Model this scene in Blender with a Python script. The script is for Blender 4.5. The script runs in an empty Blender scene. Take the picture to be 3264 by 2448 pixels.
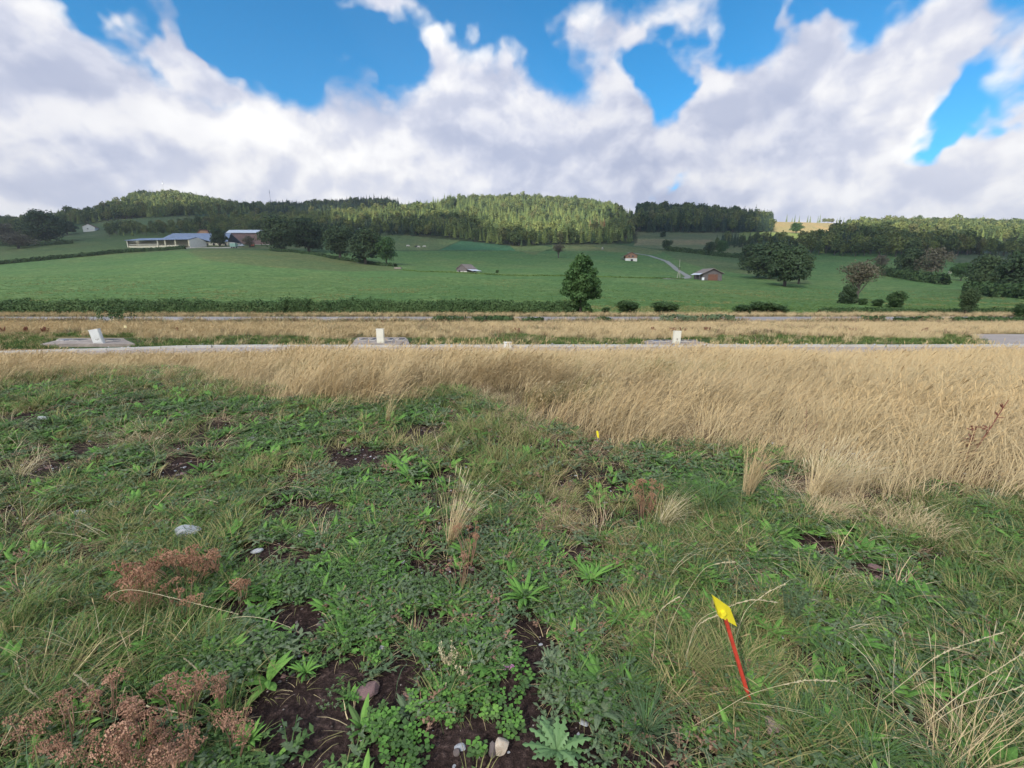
import bpy, math, random
import numpy as np
from mathutils import Vector, Matrix, Euler

random.seed(7)
RNG = np.random.default_rng(11)
SC = bpy.context.scene
COL = SC.collection
R = math.radians

# ------------------------------------------------------------------ camera
F, PITCH, EYE = 1450.0, R(12.8), 1.6          # focal length in pixels of the 3264 px wide photograph
CP, SP = math.cos(PITCH), math.sin(PITCH)
cam_data = bpy.data.cameras.new('camera')
cam_data.sensor_width = 36.0
cam_data.lens = 36.0 * F / 3264.0
cam_data.clip_start = 0.05
cam_data.clip_end = 20000
cam = bpy.data.objects.new('camera', cam_data)
COL.objects.link(cam)
cam.location = (0, 0, EYE)
cam.rotation_euler = (R(90) - PITCH, 0, 0)
SC.camera = cam

# ------------------------------------------------------------------ light and sky
SUN_EL, SUN_AZ = R(38), R(215)                 # azimuth clockwise from +Y: the sun stands behind the camera, to the left
SUN = Vector((math.sin(SUN_AZ) * math.cos(SUN_EL), math.cos(SUN_AZ) * math.cos(SUN_EL), math.sin(SUN_EL)))
sl = bpy.data.lights.new('sun', 'SUN')
sl.energy = 5.0
sl.angle = R(1.6)
sl.color = (1.0, 0.945, 0.85)
sun = bpy.data.objects.new('sun', sl)
COL.objects.link(sun)
sun.rotation_euler = SUN.to_track_quat('Z', 'Y').to_euler()
sun.location = (0, 0, 50)

SC.view_settings.view_transform = 'Standard'
SC.view_settings.look = 'None'
SC.view_settings.exposure = 0.92
SC.view_settings.gamma = 1.0
SC.view_settings.use_curve_mapping = False
SC.render.engine = 'CYCLES'
SC.cycles.max_bounces = 5
SC.cycles.diffuse_bounces = 2
SC.cycles.glossy_bounces = 2
SC.cycles.transmission_bounces = 4
SC.cycles.transparent_max_bounces = 12
SC.cycles.caustics_reflective = False
SC.cycles.caustics_refractive = False


class NT:
    """Small helper round a node tree."""
    def __init__(self, tree):
        self.t = tree
        self.t.nodes.clear()

    def n(self, kind, **props):
        nd = self.t.nodes.new(kind)
        ins = props.pop('ins', {})
        for k, v in props.items():
            setattr(nd, k, v)
        for k, v in ins.items():
            sock = nd.inputs[k]
            if isinstance(v, bpy.types.NodeSocket):
                self.t.links.new(v, sock)
            else:
                sock.default_value = v
        return nd

    def math(self, op, a, b=None, c=None, clamp=False):
        nd = self.n('ShaderNodeMath', operation=op, use_clamp=clamp)
        for i, v in enumerate((a, b, c)):
            if v is None:
                continue
            if isinstance(v, bpy.types.NodeSocket):
                self.t.links.new(v, nd.inputs[i])
            else:
                nd.inputs[i].default_value = v
        return nd.outputs[0]

    def mix(self, f, a, b, mode='MIX'):
        nd = self.n('ShaderNodeMix', data_type='RGBA', blend_type=mode)
        for i, v in ((0, f), (6, a), (7, b)):
            if isinstance(v, bpy.types.NodeSocket):
                self.t.links.new(v, nd.inputs[i])
            elif i == 0:
                nd.inputs[0].default_value = v
            else:
                nd.inputs[i].default_value = (*v, 1) if len(v) == 3 else v
        return nd.outputs[2]

    def smooth(self, v, lo, hi, a=0.0, b=1.0):
        nd = self.n('ShaderNodeMapRange', interpolation_type='SMOOTHSTEP')
        nd.inputs[1].default_value, nd.inputs[2].default_value = lo, hi
        nd.inputs[3].default_value, nd.inputs[4].default_value = a, b
        self.t.links.new(v, nd.inputs[0])
        return nd.outputs[0]

    def link(self, a, b):
        self.t.links.new(a, b)


def pix_dir(px, py):
    """World direction of a pixel of the photograph."""
    a, b = (px - 1632) / F, (1224 - py) / F
    v = Vector((a, CP + b * SP, -SP + b * CP))
    return v.normalized()


world = bpy.data.worlds.new('World')
SC.world = world
world.use_nodes = True
w = NT(world.node_tree)
coord = w.n('ShaderNodeTexCoord').outputs['Generated']
sep = w.n('ShaderNodeSeparateXYZ', ins={0: coord})
az = w.math('ARCTAN2', sep.outputs[0], sep.outputs[1])
el = w.math('ARCSINE', sep.outputs[2])
ae = w.n('ShaderNodeCombineXYZ', ins={0: az, 1: el}).outputs[0]
warp = w.n('ShaderNodeTexNoise', ins={'Vector': coord, 'Scale': 5.0, 'Detail': 4.0, 'Roughness': 0.6})
wv = w.n('ShaderNodeVectorMath', operation='SUBTRACT', ins={0: warp.outputs['Color'], 1: (0.5, 0.5, 0.5)}).outputs[0]
wv = w.n('ShaderNodeVectorMath', operation='SCALE', ins={0: wv, 'Scale': 0.26}).outputs[0]
aw = w.n('ShaderNodeVectorMath', operation='ADD', ins={0: ae, 1: wv}).outputs[0]
# cloud masses (+) and openings (-): centre and radii as seen in the photograph at 2212 px width
BLOBS = [(40, 120, 200, 160, 1.0), (355, 60, 70, 110, .8), (470, 160, 120, 45, .6), (250, 290, 240, 100, .4),
         (640, 0, 80, 35, .6), (800, 0, 90, 45, .9), (915, 105, 60, 50, .6), (970, 150, 60, 50, .4), (1100, 130, 80, 70, .7), (740, 110, 40, 60, .45),
         (1390, 50, 150, 80, 1.0), (1320, 170, 60, 60, .4), (1510, 150, 45, 60, .5), (1720, 190, 190, 90, .8),
         (1740, 60, 70, 50, .7), (1990, 110, 120, 110, .8), (2110, 40, 90, 80, .7), (1910, 300, 120, 50, .3),
         (2190, 400, 110, 80, .7), (1000, 220, 120, 60, .3), (2050, 265, 60, 40, .45),
         (270, 80, 50, 70, -.6), (370, 200, 80, 45, -.6), (560, 70, 130, 90, -1.0), (700, 60, 90, 80, -.9), (480, 50, 60, 70, -.5), (840, 130, 60, 50, -.6),
         (1030, 50, 120, 70, -1.0), (1190, 40, 60, 80, -.7), (1425, 185, 45, 80, -.95), (1600, 80, 90, 80, -.9), (1870, 80, 60, 50, -.7),
         (2150, 240, 140, 80, -1.3), (2040, 325, 90, 30, -.7), (1450, 355, 45, 30, -.8), (0, 250, 35, 22, -.7), (1680, 10, 90, 40, -.5)]
cover = w.smooth(el, R(15), R(23), 0.60, -0.50)
for (cx, cy, rx, ry, wt) in BLOBS:
    px, py = cx * 1.4756, cy * 1.4756
    d = pix_dir(px, py)
    a0, e0 = math.atan2(d.x, d.y), math.asin(d.z)
    k = 1 + ((px - 1632) / F) ** 2
    mp = w.n('ShaderNodeMapping', vector_type='TEXTURE', ins={'Vector': aw, 'Location': (a0, e0, 0),
             'Scale': (rx * 1.4756 * 1.35 / F / k ** .8, ry * 1.4756 * 1.35 / F / k ** .4, 1)})
    g = w.n('ShaderNodeTexGradient', gradient_type='SPHERICAL', ins={'Vector': mp.outputs[0]})
    cover = w.math('MULTIPLY_ADD', g.outputs['Fac'], wt, cover)
stretch = w.n('ShaderNodeMapping', ins={'Vector': coord, 'Scale': (1, 1, 1.35)}).outputs[0]
wv2 = w.n('ShaderNodeVectorMath', operation='SCALE', ins={0: wv, 'Scale': 0.38}).outputs[0]
base_v = w.n('ShaderNodeVectorMath', operation='ADD', ins={0: stretch, 1: wv2}).outputs[0]


def puffs(vec):
    """Heaped, rounded billows with finer billows on them, roughened by noise."""
    v1 = w.n('ShaderNodeTexVoronoi', feature='F1', normalize=True, ins={'Vector': vec, 'Scale': 6.0, 'Detail': 2.0, 'Roughness': 0.52, 'Lacunarity': 2.2}).outputs['Distance']
    n1 = w.n('ShaderNodeTexNoise', ins={'Vector': vec, 'Scale': 3.6, 'Detail': 6.0, 'Roughness': 0.58}).outputs['Fac']
    return w.math('ADD', w.math('MULTIPLY', w.math('SUBTRACT', 0.62, v1), 0.62), w.math('MULTIPLY', n1, 0.75))


fr = puffs(base_v)
up = w.n('ShaderNodeVectorMath', operation='ADD', ins={0: base_v, 1: (-0.016, 0, 0.040)}).outputs[0]
fr2 = puffs(up)
cover = w.math('MULTIPLY_ADD', w.math('SUBTRACT', fr, 0.56), 2.3, cover)
alpha = w.smooth(cover, -0.20, 0.34)
relief = w.smooth(w.math('SUBTRACT', fr, fr2), -0.10, 0.12)
big = w.n('ShaderNodeTexNoise', ins={'Vector': stretch, 'Scale': 3.4, 'Detail': 4.0, 'Roughness': 0.5, 'W': 3.0, 'Distortion': 0.3}, noise_dimensions='4D').outputs['Fac']
lumps = w.smooth(big, 0.34, 0.64)
thick = w.smooth(cover, 0.3, 1.6)
bright = w.math('ADD', w.math('MULTIPLY', relief, 0.60), w.math('MULTIPLY', lumps, 0.40))
bright = w.math('SUBTRACT', bright, w.math('MULTIPLY', thick, 0.10), clamp=True)
lowgrey = w.smooth(el, R(6.5), R(11.5), 0.10, 0.0)
bright = w.math('SUBTRACT', bright, lowgrey, clamp=True)
ramp = w.n('ShaderNodeValToRGB', ins={0: bright})
cr = ramp.color_ramp
cr.elements[0].position = 0.0
cr.elements[0].color = (0.54, 0.595, 0.78, 1)
cr.elements[1].position = 1.0
cr.elements[1].color = (1.25, 1.24, 1.22, 1)
e = cr.elements.new(0.35)
e.color = (0.78, 0.81, 0.94, 1)
e = cr.elements.new(0.65)
e.color = (1.02, 1.02, 1.06, 1)
sky = w.n('ShaderNodeTexSky', sky_type='NISHITA')
sky.sun_disc = False
sky.sun_elevation = SUN_EL
sky.sun_rotation = SUN_AZ
sky.altitude = 900
sky.air_density = 1.0
sky.dust_density = 0.3
sky.ozone_density = 3.0
blue = w.mix(1.0, sky.outputs[0], (0.34, 1.22, 1.50), 'MULTIPLY')
cl = w.n('ShaderNodeVectorMath', operation='SCALE', ins={0: ramp.outputs[0], 'Scale': 1 / 0.137}).outputs[0]
final = w.mix(alpha, blue, cl)
bg = w.n('ShaderNodeBackground', ins={'Color': final, 'Strength': 0.070})
wo = w.n('ShaderNodeOutputWorld', ins={0: bg.outputs[0]})
world.cycles.sampling_method = 'NONE'


# ------------------------------------------------------------------ common helpers
def tag(o, label=None, cat=None, group=None, kind=None):
    if label:
        o['label'] = label
    if cat:
        o['category'] = cat
    if group:
        o['group'] = group
    if kind:
        o['kind'] = kind
    return o


def empty(name, loc, label, cat, group=None, rz=0.0):
    o = bpy.data.objects.new(name, None)
    o.empty_display_size = 0.2
    o.location = loc
    o.rotation_euler = (0, 0, rz)
    COL.objects.link(o)
    return tag(o, label, cat, group)


class MB:
    """Collects vertices and faces for ONE mesh object."""
    def __init__(self):
        self.v, self.f, self.m, self.n = [], [], [], 0

    def add(self, verts, faces, mat=0):
        self.v.extend(tuple(p) for p in verts)
        self.f.extend(tuple(i + self.n for i in f) for f in faces)
        self.m.extend([mat] * len(faces))
        self.n += len(verts)

    def box(self, c, s, rz=0.0, mat=0, tilt=(0, 0)):
        M = Matrix.Translation(c) @ Euler((tilt[0], tilt[1], rz)).to_matrix().to_4x4()
        vs = [M @ Vector((x * s[0] / 2, y * s[1] / 2, z * s[2] / 2)) for z in (-1, 1) for y in (-1, 1) for x in (-1, 1)]
        self.add(vs, [(0, 2, 3, 1), (4, 5, 7, 6), (0, 1, 5, 4), (2, 6, 7, 3), (0, 4, 6, 2), (1, 3, 7, 5)], mat)

    def tube(self, pts, rad, seg=6, mat=0, cap=True):
        pts = [Vector(p) for p in pts]
        rings = []
        n0 = self.n
        vs, fs = [], []
        for i, p in enumerate(pts):
            d = (pts[min(i + 1, len(pts) - 1)] - pts[max(i - 1, 0)]).normalized()
            a = d.cross(Vector((0.3, 1, 0.2))).normalized()
            b = d.cross(a)
            r = rad[i] if hasattr(rad, '__len__') else rad
            for k in range(seg):
                t = 2 * math.pi * k / seg
                vs.append(p + a * r * math.cos(t) + b * r * math.sin(t))
        for i in range(len(pts) - 1):
            for k in range(seg):
                k2 = (k + 1) % seg
                fs.append((i * seg + k, i * seg + k2, (i + 1) * seg + k2, (i + 1) * seg + k))
        if cap:
            fs.append(tuple(range(seg)))
            fs.append(tuple((len(pts) - 1) * seg + k for k in reversed(range(seg))))
        self.add(vs, fs, mat)

    def ribbon(self, pts, wid, side, mat=0, fold=0.0):
        """A tapering leaf or blade along pts; fold lifts both edges off the midrib."""
        pts = [Vector(p) for p in pts]
        side = Vector(side).normalized()
        vs, fs = [], []
        k = 3 if fold else 2
        for i, p in enumerate(pts):
            wd = wid[i]
            d = (pts[min(i + 1, len(pts) - 1)] - pts[max(i - 1, 0)]).normalized()
            up = side.cross(d)
            if fold:
                vs += [p - side * wd + up * wd * fold, p, p + side * wd + up * wd * fold]
            else:
                vs += [p - side * wd, p + side * wd]
        for i in range(len(pts) - 1):
            for j in range(k - 1):
                a = i * k + j
                fs.append((a, a + 1, a + k + 1, a + k))
        self.add(vs, fs, mat)

    def mesh(self, name, mats):
        me = bpy.data.meshes.new(name)
        me.from_pydata(self.v, [], self.f)
        for m in mats:
            me.materials.append(m)
        if len(mats) > 1:
            me.polygons.foreach_set('material_index', self.m)
        me.update()
        return me

    def build(self, name, mats, parent=None, smooth=False, loc=None):
        if not isinstance(mats, (list, tuple)):
            mats = [mats]
        me = self.mesh(name, mats)
        if smooth:
            me.shade_smooth()
        o = bpy.data.objects.new(name, me)
        COL.objects.link(o)
        if parent:
            o.parent = parent
        if loc is not None:
            o.location = loc
        return o


def np_mesh(name, V, Fc, mats, kind=None):
    me = bpy.data.meshes.new(name)
    V = np.asarray(V, np.float32)
    Fc = np.asarray(Fc, np.int32)
    me.vertices.add(len(V))
    me.vertices.foreach_set('co', V.ravel())
    k = Fc.shape[1]
    me.loops.add(Fc.size)
    me.loops.foreach_set('vertex_index', Fc.ravel())
    me.polygons.add(len(Fc))
    me.polygons.foreach_set('loop_start', np.arange(0, Fc.size, k, dtype=np.int32))
    me.update(calc_edges=True)
    me.validate()
    for m in mats:
        me.materials.append(m)
    return me


def copy_tree(o, parent=None):
    c = o.copy()
    COL.objects.link(c)
    c.parent = parent
    for ch in list(o.children):
        copy_tree(ch, c)
    return c


# value noise used for laying things out
_perm = RNG.permutation(4096)
_val = RNG.random(4096)


def vnoise(x, y):
    x, y = np.asarray(x, float), np.asarray(y, float)
    xi, yi = np.floor(x).astype(int), np.floor(y).astype(int)
    fx, fy = x - xi, y - yi
    fx, fy = fx * fx * (3 - 2 * fx), fy * fy * (3 - 2 * fy)

    def h(a, b):
        return _val[_perm[(_perm[a & 4095] + b) & 4095]]
    return (h(xi, yi) * (1 - fx) + h(xi + 1, yi) * fx) * (1 - fy) + (h(xi, yi + 1) * (1 - fx) + h(xi + 1, yi + 1) * fx) * fy


def fbm(x, y, o=4):
    s, a, t = 0, 1, 0
    for i in range(o):
        s = s + a * vnoise(np.asarray(x) * 2 ** i + 17.3 * i, np.asarray(y) * 2 ** i + 9.1 * i)
        t += a
        a *= .5
    return s / t


# ------------------------------------------------------------------ lie of the land
def trow(row):
    return np.tan(np.arctan((1224 - np.asarray(row, float)) / F) - PITCH)


YN = np.array([-400, -20, 0, 5, 8, 10, 12, 14, 16, 17.3, 18.5, 20, 22, 24, 34, 39, 41, 47, 49, 51, 55.0])
ZN = np.array([4., .3, 0, 0, -.07, -.31, -.60, -.91, -1.17, -1.25, -1.28, -1.28, -1.28, -1.30, -1.68, -1.97, -1.98, -2.02, -2.0, -2.0, -2.27])
YT = np.array([55, 75, 100, 150, 200, 250, 300, 400, 500, 650, 850, 1200, 2500.])
TAB = {  # column of the photograph -> rows on which the ground shows at the distances YT
    -1200: (1000, 972, 945, 910, 880, 856, 838, 800, 770, 740, 720, 729, 815),
    0: (1000, 972, 945, 905, 872, 850, 832, 795, 765, 732, 712, 729, 815),
    200: (1000, 972, 945, 902, 868, 843, 822, 786, 752, 715, 690, 714, 815),
    400: (1000, 972, 945, 900, 862, 835, 810, 780, 745, 690, 640, 669, 815),
    540: (1000, 972, 945, 898, 855, 825, 801, 780, 745, 688, 636, 659, 815),
    740: (1000, 972, 945, 898, 850, 815, 796, 780, 745, 704, 670, 690, 815),
    900: (1000, 972, 945, 900, 858, 828, 806, 785, 745, 708, 672, 690, 815),
    1200: (1000, 972, 945, 906, 872, 852, 835, 790, 742, 700, 658, 674, 815),
    1600: (1000, 972, 945, 910, 880, 862, 842, 800, 762, 705, 644, 664, 815),
    1900: (1000, 972, 946, 912, 886, 864, 842, 802, 768, 720, 662, 686, 815),
    2010: (1000, 972, 947, 914, 890, 868, 845, 806, 772, 728, 684, 706, 815),
    2200: (1000, 973, 950, 920, 896, 876, 854, 812, 770, 730, 690, 714, 815),
    2420: (1000, 975, 954, 926, 902, 884, 864, 822, 780, 740, 706, 726, 815),
    2600: (1000, 978, 958, 932, 908, 882, 856, 812, 778, 745, 710, 729, 815),
    2850: (1000, 980, 962, 938, 914, 884, 856, 810, 785, 755, 722, 739, 815),
    3264: (1000, 982, 966, 942, 918, 890, 862, 815, 785, 762, 732, 749, 815),
    4600: (1000, 985, 970, 950, 925, 895, 866, 820, 790, 768, 740, 754, 815)}
_cols = np.array(sorted(TAB))
_lg = np.linspace(math.log(55), math.log(2500), 160)
_pxg = np.arange(-1200, 4601, 20.0)


def _pchip(x, y, q):
    h = np.diff(x)
    d = np.diff(y) / h
    m = np.zeros_like(y)
    m[1:-1] = (d[:-1] * h[1:] + d[1:] * h[:-1]) / (h[1:] + h[:-1])
    m[0], m[-1] = d[0], d[-1]
    i = np.clip(np.searchsorted(x, q) - 1, 0, len(x) - 2)
    t = (q - x[i]) / h[i]
    return ((2 * t ** 3 - 3 * t ** 2 + 1) * y[i] + (t ** 3 - 2 * t ** 2 + t) * h[i] * m[i]
            + (-2 * t ** 3 + 3 * t ** 2) * y[i + 1] + (t ** 3 - t ** 2) * h[i] * m[i + 1])


_zc = np.array([_pchip(np.log(YT), EYE + YT * trow(TAB[c]), _lg) for c in _cols])
ZG = np.array([_pchip(_cols.astype(float), _zc[:, j], _pxg) for j in range(len(_lg))]).T
_k = np.exp(-0.5 * (np.arange(-6, 7) / 2.2) ** 2)
_k /= _k.sum()
_pad = np.pad(ZG, ((6, 6), (0, 0)), mode='edge')
ZG = sum(_k[i] * _pad[i:i + ZG.shape[0]] for i in range(13))
ZNS = None


def near_z(y):
    return _pchip(YN, ZN, np.clip(y, -400, 55))


def proj(x, y, z):
    """World point -> pixel of the photograph."""
    dz = z - EYE
    d = np.maximum(y * CP - dz * SP, 1e-3)
    return 1632 + F * x / d, 1224 - F * (dz * CP + y * SP) / d


def ground(x, y):
    x, y = np.atleast_1d(np.asarray(x, float)), np.atleast_1d(np.asarray(y, float))
    yy = np.clip(y, 55, 2500)
    t = np.full_like(yy, -0.03)
    j = (np.log(yy) - _lg[0]) / (_lg[1] - _lg[0])
    j0 = np.clip(j.astype(int), 0, len(_lg) - 2)
    fj = j - j0
    for _ in range(4):
        px = 1632 + F * (x / yy) / (CP - t * SP)
        i = np.clip((px + 1200) / 20.0, 0, len(_pxg) - 1.001)
        i0 = i.astype(int)
        fi = i - i0
        z = ((ZG[i0, j0] * (1 - fi) + ZG[i0 + 1, j0] * fi) * (1 - fj) + (ZG[i0, j0 + 1] * (1 - fi) + ZG[i0 + 1, j0 + 1] * fi) * fj)
        t = (z - EYE) / yy
    zn = near_z(y)
    side = np.clip((np.abs(x) - 60) / 300, 0, 1) * 0
    z = np.where(y < 55, zn, z) + side
    und = (fbm(x * .35, y * .35, 3) - .5) * .07 * np.clip((np.abs(y) - 1) / 6, 0, 1) * (y < 18)
    und = und + (fbm(x * .05 + 40, y * .05, 3) - .5) * 1.2 * np.clip((y - 60) / 60, 0, 1)
    return z + und


def at(px, row, dmin=0.6, dmax=2400):
    """Where the ray through a pixel first meets the ground."""
    a, b = (px - 1632) / F, (1224 - row) / F
    dx, dy, dz = a, CP + b * SP, -SP + b * CP
    ys = np.exp(np.linspace(math.log(dmin), math.log(dmax), 1400))
    zz = EYE + dz / dy * ys
    g = ground(dx / dy * ys, ys)
    k = np.nonzero(zz <= g)[0]
    i = k[0] if len(k) else int(np.argmin(np.where(ys > 300, (zz - g) / ys, 1e9)))      # a ray that clears the skyline: the ridge nearest below it
    y = ys[i]
    if i > 0 and len(k):
        d0, d1 = zz[i - 1] - g[i - 1], zz[i] - g[i]
        y = ys[i - 1] + (ys[i] - ys[i - 1]) * d0 / (d0 - d1 + 1e-9)
    x = dx / dy * y
    return Vector((x, y, float(ground(x, y)[0])))


def px_size(px, y):
    """Metres covered by px pixels of the photograph at distance y."""
    return px * y * 0.99 / F


def in_poly(px, py, poly):
    inside = np.zeros(np.shape(px), bool)
    n = len(poly)
    for i in range(n):
        x1, y1 = poly[i]
        x2, y2 = poly[(i + 1) % n]
        c = ((y1 > py) != (y2 > py)) & (px < (x2 - x1) * (py - y1) / ((y2 - y1) + 1e-12) + x1)
        inside ^= c
    return inside
# ------------------------------------------------------------------ materials
MATS = {}


def plain(name, col, rough=0.8, metal=0.0, noise=0.0, nscale=4.0, bump=0.0, bscale=30.0, spec=0.3, dark=None):
    m = bpy.data.materials.new(name)
    m.use_nodes = True
    t = NT(m.node_tree)
    b = t.n('ShaderNodeBsdfPrincipled', ins={'Roughness': rough, 'Metallic': metal, 'Specular IOR Level': spec})
    t.n('ShaderNodeOutputMaterial', ins={0: b.outputs[0]})
    tc = t.n('ShaderNodeTexCoord').outputs['Object']
    if noise:
        nz = t.n('ShaderNodeTexNoise', ins={'Vector': tc, 'Scale': nscale, 'Detail': 6.0, 'Roughness': .65})
        f = t.smooth(nz.outputs['Fac'], 0.3, 0.7)
        d = dark or tuple(c * (1 - noise) for c in col)
        t.link(t.mix(f, d, col), b.inputs['Base Color'])
    else:
        b.inputs['Base Color'].default_value = (*col, 1)
    if bump:
        nz = t.n('ShaderNodeTexNoise', ins={'Vector': tc, 'Scale': bscale, 'Detail': 4.0})
        bp = t.n('ShaderNodeBump', ins={'Height': nz.outputs['Fac'], 'Strength': bump, 'Distance': 0.02})
        t.link(bp.outputs[0], b.inputs['Normal'])
    MATS[name] = m
    return m


def leafy(name, cols, trans=0.3, rough=0.6, vary=0.35, nscale=0.0, spec=0.25):
    """Leaf or blade material: colour differs from plant to plant and along the plant; thin, so some light passes."""
    m = bpy.data.materials.new(name)
    m.use_nodes = True
    t = NT(m.node_tree)
    rnd = t.n('ShaderNodeObjectInfo').outputs['Random']
    geo = t.n('ShaderNodeNewGeometry')
    isl = geo.outputs['Random Per Island']
    f = t.math('ADD', t.math('MULTIPLY', rnd, 1 - vary), t.math('MULTIPLY', isl, vary))
    if nscale:
        nz = t.n('ShaderNodeTexNoise', ins={'Vector': geo.outputs['Position'], 'Scale': nscale, 'Detail': 3.0})
        f = t.math('ADD', t.math('MULTIPLY', f, 0.5), t.math('MULTIPLY', t.smooth(nz.outputs['Fac'], .3, .7), 0.5))
    rp = t.n('ShaderNodeValToRGB', ins={0: f})
    els = rp.color_ramp.elements
    els[0].position, els[0].color = 0.0, (*cols[0], 1)
    els[1].position, els[1].color = 1.0, (*cols[-1], 1)
    for i, c in enumerate(cols[1:-1]):
        e = els.new((i + 1) / (len(cols) - 1))
        e.color = (*c, 1)
    b = t.n('ShaderNodeBsdfPrincipled', ins={'Base Color': rp.outputs[0], 'Roughness': rough, 'Specular IOR Level': spec})
    tr = t.n('ShaderNodeBsdfTranslucent', ins={'Color': rp.outputs[0]})
    mx = t.n('ShaderNodeMixShader', ins={0: trans, 1: b.outputs[0], 2: tr.outputs[0]})
    t.n('ShaderNodeOutputMaterial', ins={0: mx.outputs[0]})
    MATS[name] = m
    return m


leafy('grass_green', [(.062, .105, .032), (.095, .16, .045), (.135, .205, .058), (.20, .225, .085)], .18, rough=.75, spec=.06)
leafy('grass_blue', [(.075, .135, .062), (.11, .185, .088)], .18, rough=.75, spec=.06)
leafy('grass_olive', [(.16, .16, .065), (.25, .235, .10), (.37, .31, .15)], .18, rough=.75, spec=.06)
leafy('grass_tan', [(.36, .26, .14), (.49, .375, .215), (.58, .465, .27), (.38, .295, .165)], .2, vary=.5, rough=.75, spec=.06)
leafy('grass_straw', [(.48, .40, .24), (.60, .52, .34), (.50, .41, .26)], .3, vary=.6, spec=.1)
leafy('seed_head', [(.42, .29, .14), (.55, .41, .21)], .2, vary=.6)
leafy('leaf_forb', [(.055, .10, .036), (.085, .148, .048), (.13, .20, .068)], .15, rough=.7, spec=.08)
leafy('leaf_plantain', [(.08, .175, .038), (.12, .25, .052), (.18, .33, .07)], .18, rough=.6, spec=.12)
leafy('leaf_dull', [(.075, .115, .058), (.115, .16, .085), (.16, .19, .115)], .15, rough=.7, spec=.08)
leafy('leaf_thistle', [(.12, .22, .08), (.17, .28, .12)], .25, rough=.5)
leafy('leaf_yellow', [(.42, .30, .08), (.5, .25, .12)], .3)
leafy('dry_brown', [(.16, .09, .06), (.28, .17, .11), (.22, .13, .09)], .15, vary=.6)
leafy('dry_rust', [(.26, .13, .075), (.37, .20, .12), (.31, .175, .11)], .15, vary=.7)
leafy('dry_umbel', [(.24, .12, .075), (.40, .23, .15), (.33, .18, .115)], .1, vary=.8)
leafy('dock_red', [(.13, .045, .03), (.20, .075, .045)], .1, vary=.6)
leafy('pink_petal', [(.55, .25, .42), (.65, .35, .5)], .2)
leafy('hedge_leaf', [(.038, .072, .028), (.06, .105, .038), (.09, .14, .05)], .25, nscale=.5, spec=.12)
leafy('tree_leaf', [(.035, .060, .030), (.055, .088, .040), (.08, .112, .048)], .25, nscale=.12, spec=.12)
leafy('tree_leaf_fresh', [(.042, .085, .03), (.062, .125, .04), (.085, .15, .05)], .25, nscale=.3, spec=.12)
leafy('tree_leaf_brown', [(.08, .08, .05), (.12, .11, .07), (.11, .09, .065)], .2, nscale=.2)
leafy('far_broadleaf', [(.05, .08, .034), (.10, .135, .045), (.17, .20, .06), (.14, .13, .055)], .2, vary=.2, spec=.1)
leafy('far_conifer', [(.045, .078, .034), (.095, .14, .046), (.16, .205, .06), (.235, .27, .08)], .15, vary=.15, spec=.1)
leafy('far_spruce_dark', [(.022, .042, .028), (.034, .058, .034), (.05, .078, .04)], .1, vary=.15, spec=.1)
leafy('far_conifer_rust', [(.24, .13, .06), (.18, .12, .06)], .1, vary=.2)
plain('bark', (.11, .095, .08), .9, noise=.5, nscale=3, bump=.5, bscale=12)
plain('twig', (.16, .12, .09), .9)
plain('box_cream', (.62, .60, .50), .45, noise=.06, nscale=5)
plain('box_grey', (.56, .57, .56), .5, noise=.1, nscale=5)
plain('mark_dark', (.10, .075, .06), .7)
plain('concrete', (.30, .255, .225), .9, noise=.42, nscale=2.2, bump=.4, bscale=25)
plain('kerb_light', (.46, .44, .41), .85, noise=.2, nscale=3)
plain('paint_white', (.62, .62, .59), .7, noise=.12, nscale=9)
plain('lid_dark', (.022, .024, .03), .5, noise=.4, nscale=6)
plain('lid_blue', (.06, .08, .14), .5)
plain('roof_blue', (.19, .235, .33), .5, noise=.15, nscale=.3)
plain('roof_white', (.62, .64, .68), .5, noise=.15, nscale=.4)
plain('roof_tile', (.24, .11, .08), .9, noise=.35, nscale=1.5)
plain('roof_grey', (.20, .165, .15), .7, noise=.35, nscale=1.2)
plain('sheet_metal', (.52, .54, .60), .4, noise=.15, nscale=1.5)
plain('wall_beige', (.60, .56, .42), .85, noise=.12, nscale=.8)
plain('wall_white', (.66, .65, .60), .85, noise=.12, nscale=.8)
plain('wall_brown', (.23, .15, .135), .9, noise=.2, nscale=.5)
plain('wall_orange', (.42, .25, .15), .9, noise=.2, nscale=.5)
plain('wood_red', (.19, .09, .06), .85, noise=.35, nscale=2.5)
plain('wood_grey', (.16, .14, .14), .85, noise=.4, nscale=2.5)
plain('wood_orange', (.33, .19, .12), .85, noise=.35, nscale=2)
plain('dark_inside', (.025, .025, .03), .9)  # near-black colour standing in for unlit interiors at doors and doorways
plain('pane_glass', (.05, .06, .07), .15)
plain('car_white', (.72, .73, .75), .3)
plain('car_grey', (.38, .41, .45), .3)
plain('trailer_green', (.22, .36, .30), .5)
plain('tractor_red', (.50, .10, .04), .45)
plain('tyre', (.03, .03, .03), .9)
plain('hide_white', (.66, .60, .52), .85, noise=.1, nscale=2)
plain('hide_black', (.05, .045, .04), .85)
plain('stake_red', (.55, .060, .035), .55, noise=.3, nscale=14, bump=.3, bscale=60)
plain('plate_yellow', (.78, .66, .035), .4, noise=.06, nscale=20)
plain('stone_white', (.52, .53, .56), .85, noise=.35, nscale=22, bump=.6, bscale=30)
plain('stone_rust', (.55, .36, .22), .85, noise=.4, nscale=18, dark=(.62, .60, .52), bump=.6, bscale=30)
plain('stone_pink', (.26, .16, .15), .9, noise=.3, nscale=15, bump=.6, bscale=30)
plain('stone_grey', (.20, .16, .15), .9, noise=.3, nscale=15, bump=.6, bscale=30)
plain('block_pink', (.42, .30, .27), .9, noise=.25, nscale=18, bump=.5, bscale=30)
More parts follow.
